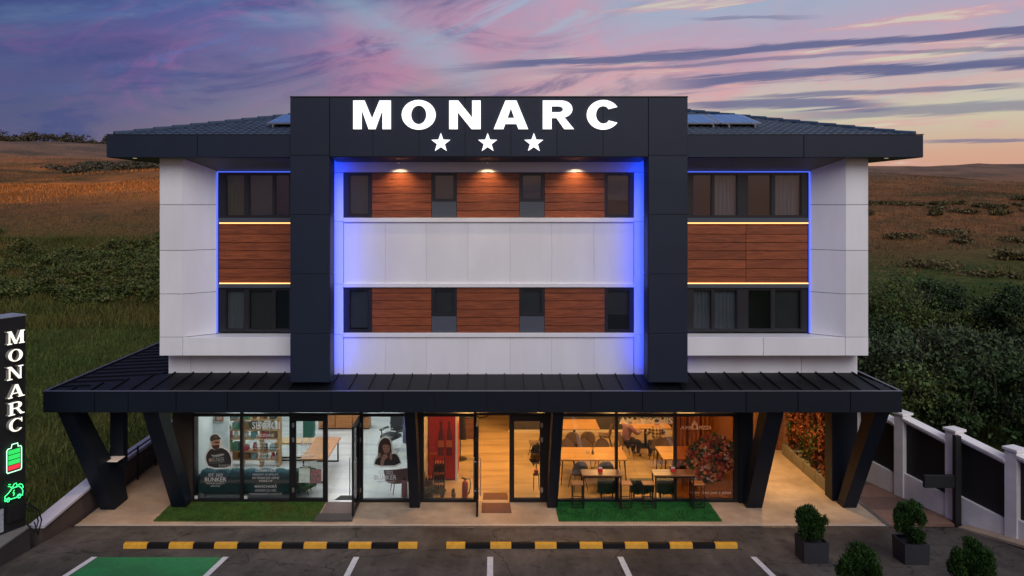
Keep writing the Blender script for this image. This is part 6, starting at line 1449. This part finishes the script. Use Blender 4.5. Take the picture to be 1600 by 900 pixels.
# charge point with ring lamp, data plate and hanging cables
MB().box(.10, .50, .98, 1.36, 0, .10).xf(TM(0)).build('charge_point', mat('charger_black', (.012, .012, .013), .4), TT)
neon([(.32 + .05 * math.cos(a), 1.24 + .075 * math.sin(a)) for a in np.linspace(0, 2 * math.pi, 17)[:-1]], mat('ring_lamp', (.8, .8, .6), .5, emit=(.9, .9, .55), estr=1.0), .008, 'socket_ring')
MB().box(-.30, .045, .80, 1.32, 0, .012).xf(TM(.001)).build('data_plate', mat('data_plate_print', (.35, .38, .40), .5, 0, .5, 30), TT)
for off in (0, .08):
    q = [TM(.12) @ Vector((.46 + off, 1.3, 0)), TM(.25) @ Vector((.56 + off, 1.2 - off, .1)), TM(.32) @ Vector((.58 + off, .9, .1)), TM(.28) @ Vector((.52 + off, .66 - off, .1)), TM(.2) @ Vector((.44 + off * 2, .85, .05))]
    MB().tube(q, .016, 7).build('cable', M_blk, TT)

# ------------------------------------------------------------------ round bushes in square pots on the asphalt
M_ball = leafmat('boxwood_leaf', (.019, .052, .007), (.036, .074, .012), .6); M_pott = mat('charcoal_pot', (.020, .020, .024), .6, 0, .15, 5)
def topiary(px, pyb, rz_, rad, label, seed, pot=.275, ph=.50):
    g = GA(px, pyb); r = empty('potted_bush', g, label, 'potted bush', 'round bushes in square pots')
    zb_ = g.z - .02
    mb = MB(); p0, p1 = pot * .95, pot
    v = [(g.x + a * p0, g.y + b * p0, zb_) for a, b in ((-1, -1), (1, -1), (1, 1), (-1, 1))] + [(g.x + a * p1, g.y + b * p1, zb_ + ph) for a, b in ((-1, -1), (1, -1), (1, 1), (-1, 1))] + [(g.x + a * (p1 - .04), g.y + b * (p1 - .04), zb_ + ph) for a, b in ((-1, -1), (1, -1), (1, 1), (-1, 1))] + [(g.x + a * (p1 - .04), g.y + b * (p1 - .04), zb_ + ph - .06) for a, b in ((-1, -1), (1, -1), (1, 1), (-1, 1))]
    mb.add(v, [(3, 2, 1, 0), (12, 13, 14, 15)] + [(a, (a + 1) % 4, 4 + (a + 1) % 4, 4 + a) for a in range(4)] + [(4 + a, 4 + (a + 1) % 4, 8 + (a + 1) % 4, 8 + a) for a in range(4)] + [(8 + a, 8 + (a + 1) % 4, 12 + (a + 1) % 4, 12 + a) for a in range(4)])
    mb.build('pot', M_pott, r)
    mb = MB(); mb.tube([(g.x, g.y, zb_ + ph - .06), (g.x + .02, g.y, zb_ + ph + .3)], [.03, .02], 7); mb.build('stem', mat('stem_brown', (.06, .04, .02), .8), r)
    c = (g.x, g.y, zb_ + ph + rad * .92)
    g_ = np.random.default_rng(seed); n = 15000; K = 60
    cd_ = g_.normal(size=(K, 3)); cd_[:, 2] += .25; cd_ /= np.linalg.norm(cd_, axis=1)[:, None]; cl = .66 + .50 * g_.random(K) ** 1.3
    k = g_.integers(0, K, n); d = cd_[k] + g_.normal(size=(n, 3)) * .15; d /= np.linalg.norm(d, axis=1)[:, None]
    q = cl[k] * (.45 + .57 * g_.random(n) ** .45); p = d * q[:, None]; p[:, 2] = np.where(p[:, 2] > 0, p[:, 2] * 1.06, p[:, 2]); p = p * np.array((rad, rad, rad * rz_)) + np.array(c)
    t = d * .7 + np.array((0, 0, .75)) + g_.normal(size=(n, 3)) * .45; t /= np.linalg.norm(t, axis=1)[:, None]; w = np.cross(t, g_.normal(size=(n, 3))); w /= np.linalg.norm(w, axis=1)[:, None]
    L_ = (.07 * (.6 + .8 * g_.random(n)))[:, None]; W_ = .010
    V = np.stack([p - t * L_ * .5, p + w * W_, p + t * L_ * .5, p - w * W_], 1).reshape(-1, 3); np_mesh('crown', V, np.arange(4 * n).reshape(-1, 4), M_ball, r)
topiary(1268, 874, 1.05, .335, 'round bush in a charcoal pot nearest the passage', 21); topiary(1423, 876, 1.12, .385, 'round bush in a charcoal pot at the foot of the brown ramp', 22)
topiary(1343, 958, 1.05, .375, 'round bush nearest the viewer between two others, at the lower edge', 23); topiary(1517, 952, 1.15, .375, 'round bush at far right by the wall kerb', 24)

# ------------------------------------------------------------------ vegetation on the slopes
def blades(name, n, xr, yr, h, w, m, seed, dens=None, **tags):
    r = np.random.default_rng(seed); x = r.uniform(*xr, n * 2); y = yr[0] + (yr[1] - yr[0]) * r.random(n * 2) ** 1.0
    ok = np.ones(len(x), bool) if dens is None else dens(x, y, r); x, y = x[ok][:n], y[ok][:n]; n = len(x); z = terr(x, y)
    a = r.uniform(0, 2 * np.pi, n); hh = h * (.5 + r.random(n)); ww = w * (.6 + .8 * r.random(n)); l = r.normal(size=(n, 2)) * hh[:, None] * .35
    p0 = np.stack([x - np.cos(a) * ww, y - np.sin(a) * ww, z - .02], 1); p1 = np.stack([x + np.cos(a) * ww, y + np.sin(a) * ww, z - .02], 1); p2 = np.stack([x + l[:, 0], y + l[:, 1], z + hh], 1)
    V = np.stack([p0, p1, p2], 1).reshape(-1, 3); return np_mesh(name, V, np.arange(3 * n).reshape(-1, 3), m, kind='stuff', **tags)
M_grass = mat('meadow_grass', (.058, .090, .018), .8, 0, .35, .25, island=.45, col2=(.110, .105, .026), c2scale=.12, spec=.15)
M_dry = mat('dry_grass', (.19, .095, .045), .85, 0, .35, .12, island=.25, col2=(.082, .064, .030), c2scale=.07, spec=.1)
lf = lambda x, y, r: (x < -11.05 - (y - 22) * .02) & (x > -.72 * y - 3)
rt = lambda x, y, r: (x > 10.6 + (y - 22) * .05) & (x < .78 * y + 4)
blades('meadow_grass', 60000, (-46, -10), (15, 62), .26, .022, M_grass, 31, lf, label='short green meadow grass left of the building', cat='grass')
blades('tall_hill_grass', 60000, (-62, -16), (44, 76), .4, .035, mat('tall_olive_grass', (.075, .085, .020), .85, 0, .4, .2, island=.45, col2=(.14, .095, .032), c2scale=.09, spec=.1), 35, lambda x, y, r: (x < -.34 * y + 2) & (x > -.72 * y - 3), label='tall olive grass between the scrub on the left hillside', cat='grass')
blades('verge_grass', 16000, (10, 46), (24, 58), .3, .025, M_grass, 32, rt, label='green grass on the slope behind the right boundary wall', cat='grass')
blades('dry_hill_grass', 90000, (-115, 130), (62, 185), .24, .045, M_dry, 33, lambda x, y, r: (np.abs(x) > .36 * y - 4) & (x > -.72 * y - 3) & (vnoise(x, y, 9, 17) > -.22) & (x < .8 * y + 3), label='dry brown grass on the hillside behind the building', cat='grass')
blades('sunset_tint_hill_grass', 20000, (-115, -30), (88, 150), .30, .06, mat('sunset_tint_grass', (.52, .17, .035), .85, 0, .3, .12, island=.4, spec=.1), 34, lambda x, y, r: (x < -.36 * y + 4) & (x > -.72 * y - 3) & (vnoise(x, y, 13, 12) * 1.3 + (12 - np.abs(y - 116 - 9 * np.sin(x * .11))) * .02 > r.random(len(x)) * .5 - .18), label='band of dry grass across the left hillside with orange sunset light in its colour', cat='grass')  # blades coloured orange to carry the sunset light on this slope
M_scrub = leafmat('scrub_leaf', (.060, .082, .017), (.095, .088, .022), .5); M_scrubfar = leafmat('far_scrub_leaf', (.070, .062, .034), (.10, .075, .045), .35)
def scrub(name, spots, m, seed, leaf, per, label):
    r = np.random.default_rng(seed); Vs = []; nf = 0
    for (x, y, rad, hh) in spots:
        z = float(terr(x, y)); V, _ = foliage((x, y, z + hh * .4), (rad, rad * .9, hh * .62), per, leaf, int(r.integers(1e9)), 16, .35, .3); Vs.append(V)
    V = np.concatenate(Vs); return np_mesh(name, V, np.arange(len(V)).reshape(-1, 4), m, kind='stuff', label=label, cat='scrub')
r_ = np.random.default_rng(5); sp = []
while len(sp) < 120:
    y = r_.uniform(50, 84); x = r_.uniform(-.70 * y, -.36 * y)
    if y > 72 + 9 * math.sin(x * .21 + 1) + 5 * math.sin(x * .6): continue
    sp.append((x, y, r_.uniform(.9, 2.3), r_.uniform(.45, 1.3) * (1.6 if r_.random() < .15 else 1)))
scrub('hillside_scrub', sp, M_scrub, 41, .12, 1300, 'dense band of green scrub across the left hillside')
sp = []
while len(sp) < 130:
    y = r_.uniform(150, 250); x = r_.uniform(-.70 * y, .82 * y)
    if abs(x) < .36 * y or x > 0: continue
    if vnoise(np.array([x]), np.array([y]), 26, 9)[0] < .06: continue
    sp.append((x, y, r_.uniform(1.6, 4.2), r_.uniform(.5, 1.3)))
scrub('far_bushes', sp, M_scrubfar, 42, .38, 380, 'scattered dark bushes on the far hillside')
sp = [(x, 262 + 8 * math.sin(x * .05), r_.uniform(2.0, 4.5), r_.uniform(1.5, 4.0)) for x in np.arange(-190, -85, 2.2)]
scrub('ridge_trees', sp, M_scrubfar, 43, .42, 300, 'low line of trees along the ridge at left')
sp = []
while len(sp) < 34:
    y = r_.choice([r_.uniform(104, 122), r_.uniform(60, 95)], p=[.65, .35]); x = r_.uniform(.47 * y, .74 * y); sp.append((x, y, r_.uniform(1.2, 2.8), r_.uniform(.35, .9)))
scrub('right_slope_scrub', sp, leafmat('olive_scrub_leaf', (.11, .085, .032), (.10, .09, .03), .35), 44, .2, 520, 'low olive scrub across the right hillside')

# leafy shrubs and small trees behind the right boundary wall, each its own thing
M_sh = [leafmat('shrub_leaf_a', (.024, .050, .014), (.040, .066, .018), .6), leafmat('shrub_leaf_b', (.055, .090, .020), (.085, .10, .026), .55), leafmat('shrub_leaf_c', (.058, .082, .036), (.040, .066, .022), .6)]
M_bark = mat('bark', (.06, .045, .032), .9, 0, .3, 8, .4, 30)
def shrub(px, D, rx, pyt, mi, label, seed, n=7000, leaf=.085, kind='shrub'):
    x = PX(px, D); z = float(terr(x, D)); h = PZ(pyt, D) - z; r = empty('leafy_' + kind, (x, D, z), label, kind, 'shrubs behind the boundary wall')
    mb = MB(); rr2 = random.Random(seed)
    for k in range(6):
        a = rr2.uniform(0, 6.28); q = rr2.uniform(.3, .75); mb.tube([(x, D, z - .1), (x + rx * .25 * math.cos(a), D + rx * .25 * math.sin(a), z + h * .4), (x + rx * q * math.cos(a), D + rx * q * math.sin(a), z + h * rr2.uniform(.7, .98))], [.07, .045, .012], 6)
    mb.build('trunk', M_bark, r)
    V, Fq = foliage((x, D, z + h * .55), (rx, rx * .9, h * .52), n, leaf, seed, 34, .42, .3, 1.9, .62); np_mesh('crown', V, Fq, M_sh[mi], r)
    for k in range(7):
        a = rr2.uniform(0, 6.28); b = Vector((x + rx * .6 * math.cos(a), D + rx * .5 * math.sin(a), z + h * .62)); tip = b + Vector((rr2.uniform(-.8, .8), rr2.uniform(-.8, .2), rr2.uniform(.35, .62) * h * .6)); MB().tube([b, b.lerp(tip, .55) + Vector((.06, 0, .05)), tip], [.022, .013, .004], 5).build('bare_twig', M_bark, r)
    if mi == 2:
        mb = MB()
        for k in range(12):
            a = rr2.uniform(0, 6.28); q = rr2.uniform(.1, .95); b = Vector((x + rx * q * math.cos(a), D + rx * q * math.sin(a) * .9, z + h * rr2.uniform(.5, .95))); mb.tube([b, b + Vector((rr2.uniform(-.12, .12), rr2.uniform(-.1, .1), rr2.uniform(.35, .7)))], [.03, .01], 5)
        mb.build('pale_spray', mat('pale_spray', (.16, .16, .13), .8, 0, .3, 12), r, kind='stuff')
for a in ((1400, 42, 2.6, 432, 1, 'broad mid green shrub just right of the white pier', 51), (1462, 44, 2.0, 440, 0, 'tall dark green tree behind the broad shrub', 52, 7500, .09, 'tree'),
          (1520, 40, 2.2, 485, 1, 'dark green rounded shrub in the middle of the right thicket', 53), (1598, 38, 2.0, 446, 0, 'tall dark tree cut by the right edge of the picture', 54, 7500, .09, 'tree'), (1560, 45, 2.0, 462, 1, 'olive shrub showing behind the right thicket', 61),
          (1400, 31, 1.9, 520, 2, 'grey green flowering shrub low beside the canopy corner', 55), (1475, 31, 1.8, 512, 2, 'grey green flowering shrub above the gate post', 56), (1548, 29, 1.7, 528, 2, 'grey green flowering shrub behind the last wall posts', 57),
          (1440, 27.5, 1.4, 580, 1, 'small bright shrub just behind the first wall panel', 58, 4000), (1600, 26, 1.8, 560, 0, 'dark shrub leaning over the wall at the right edge', 59), (1365, 33, 1.6, 500, 0, 'dark shrub tucked against the right corner of the hotel', 60), (1500, 27, 1.5, 590, 0, 'dark shrub filling the gap above the second wall panel', 62, 4500)): shrub(*a)
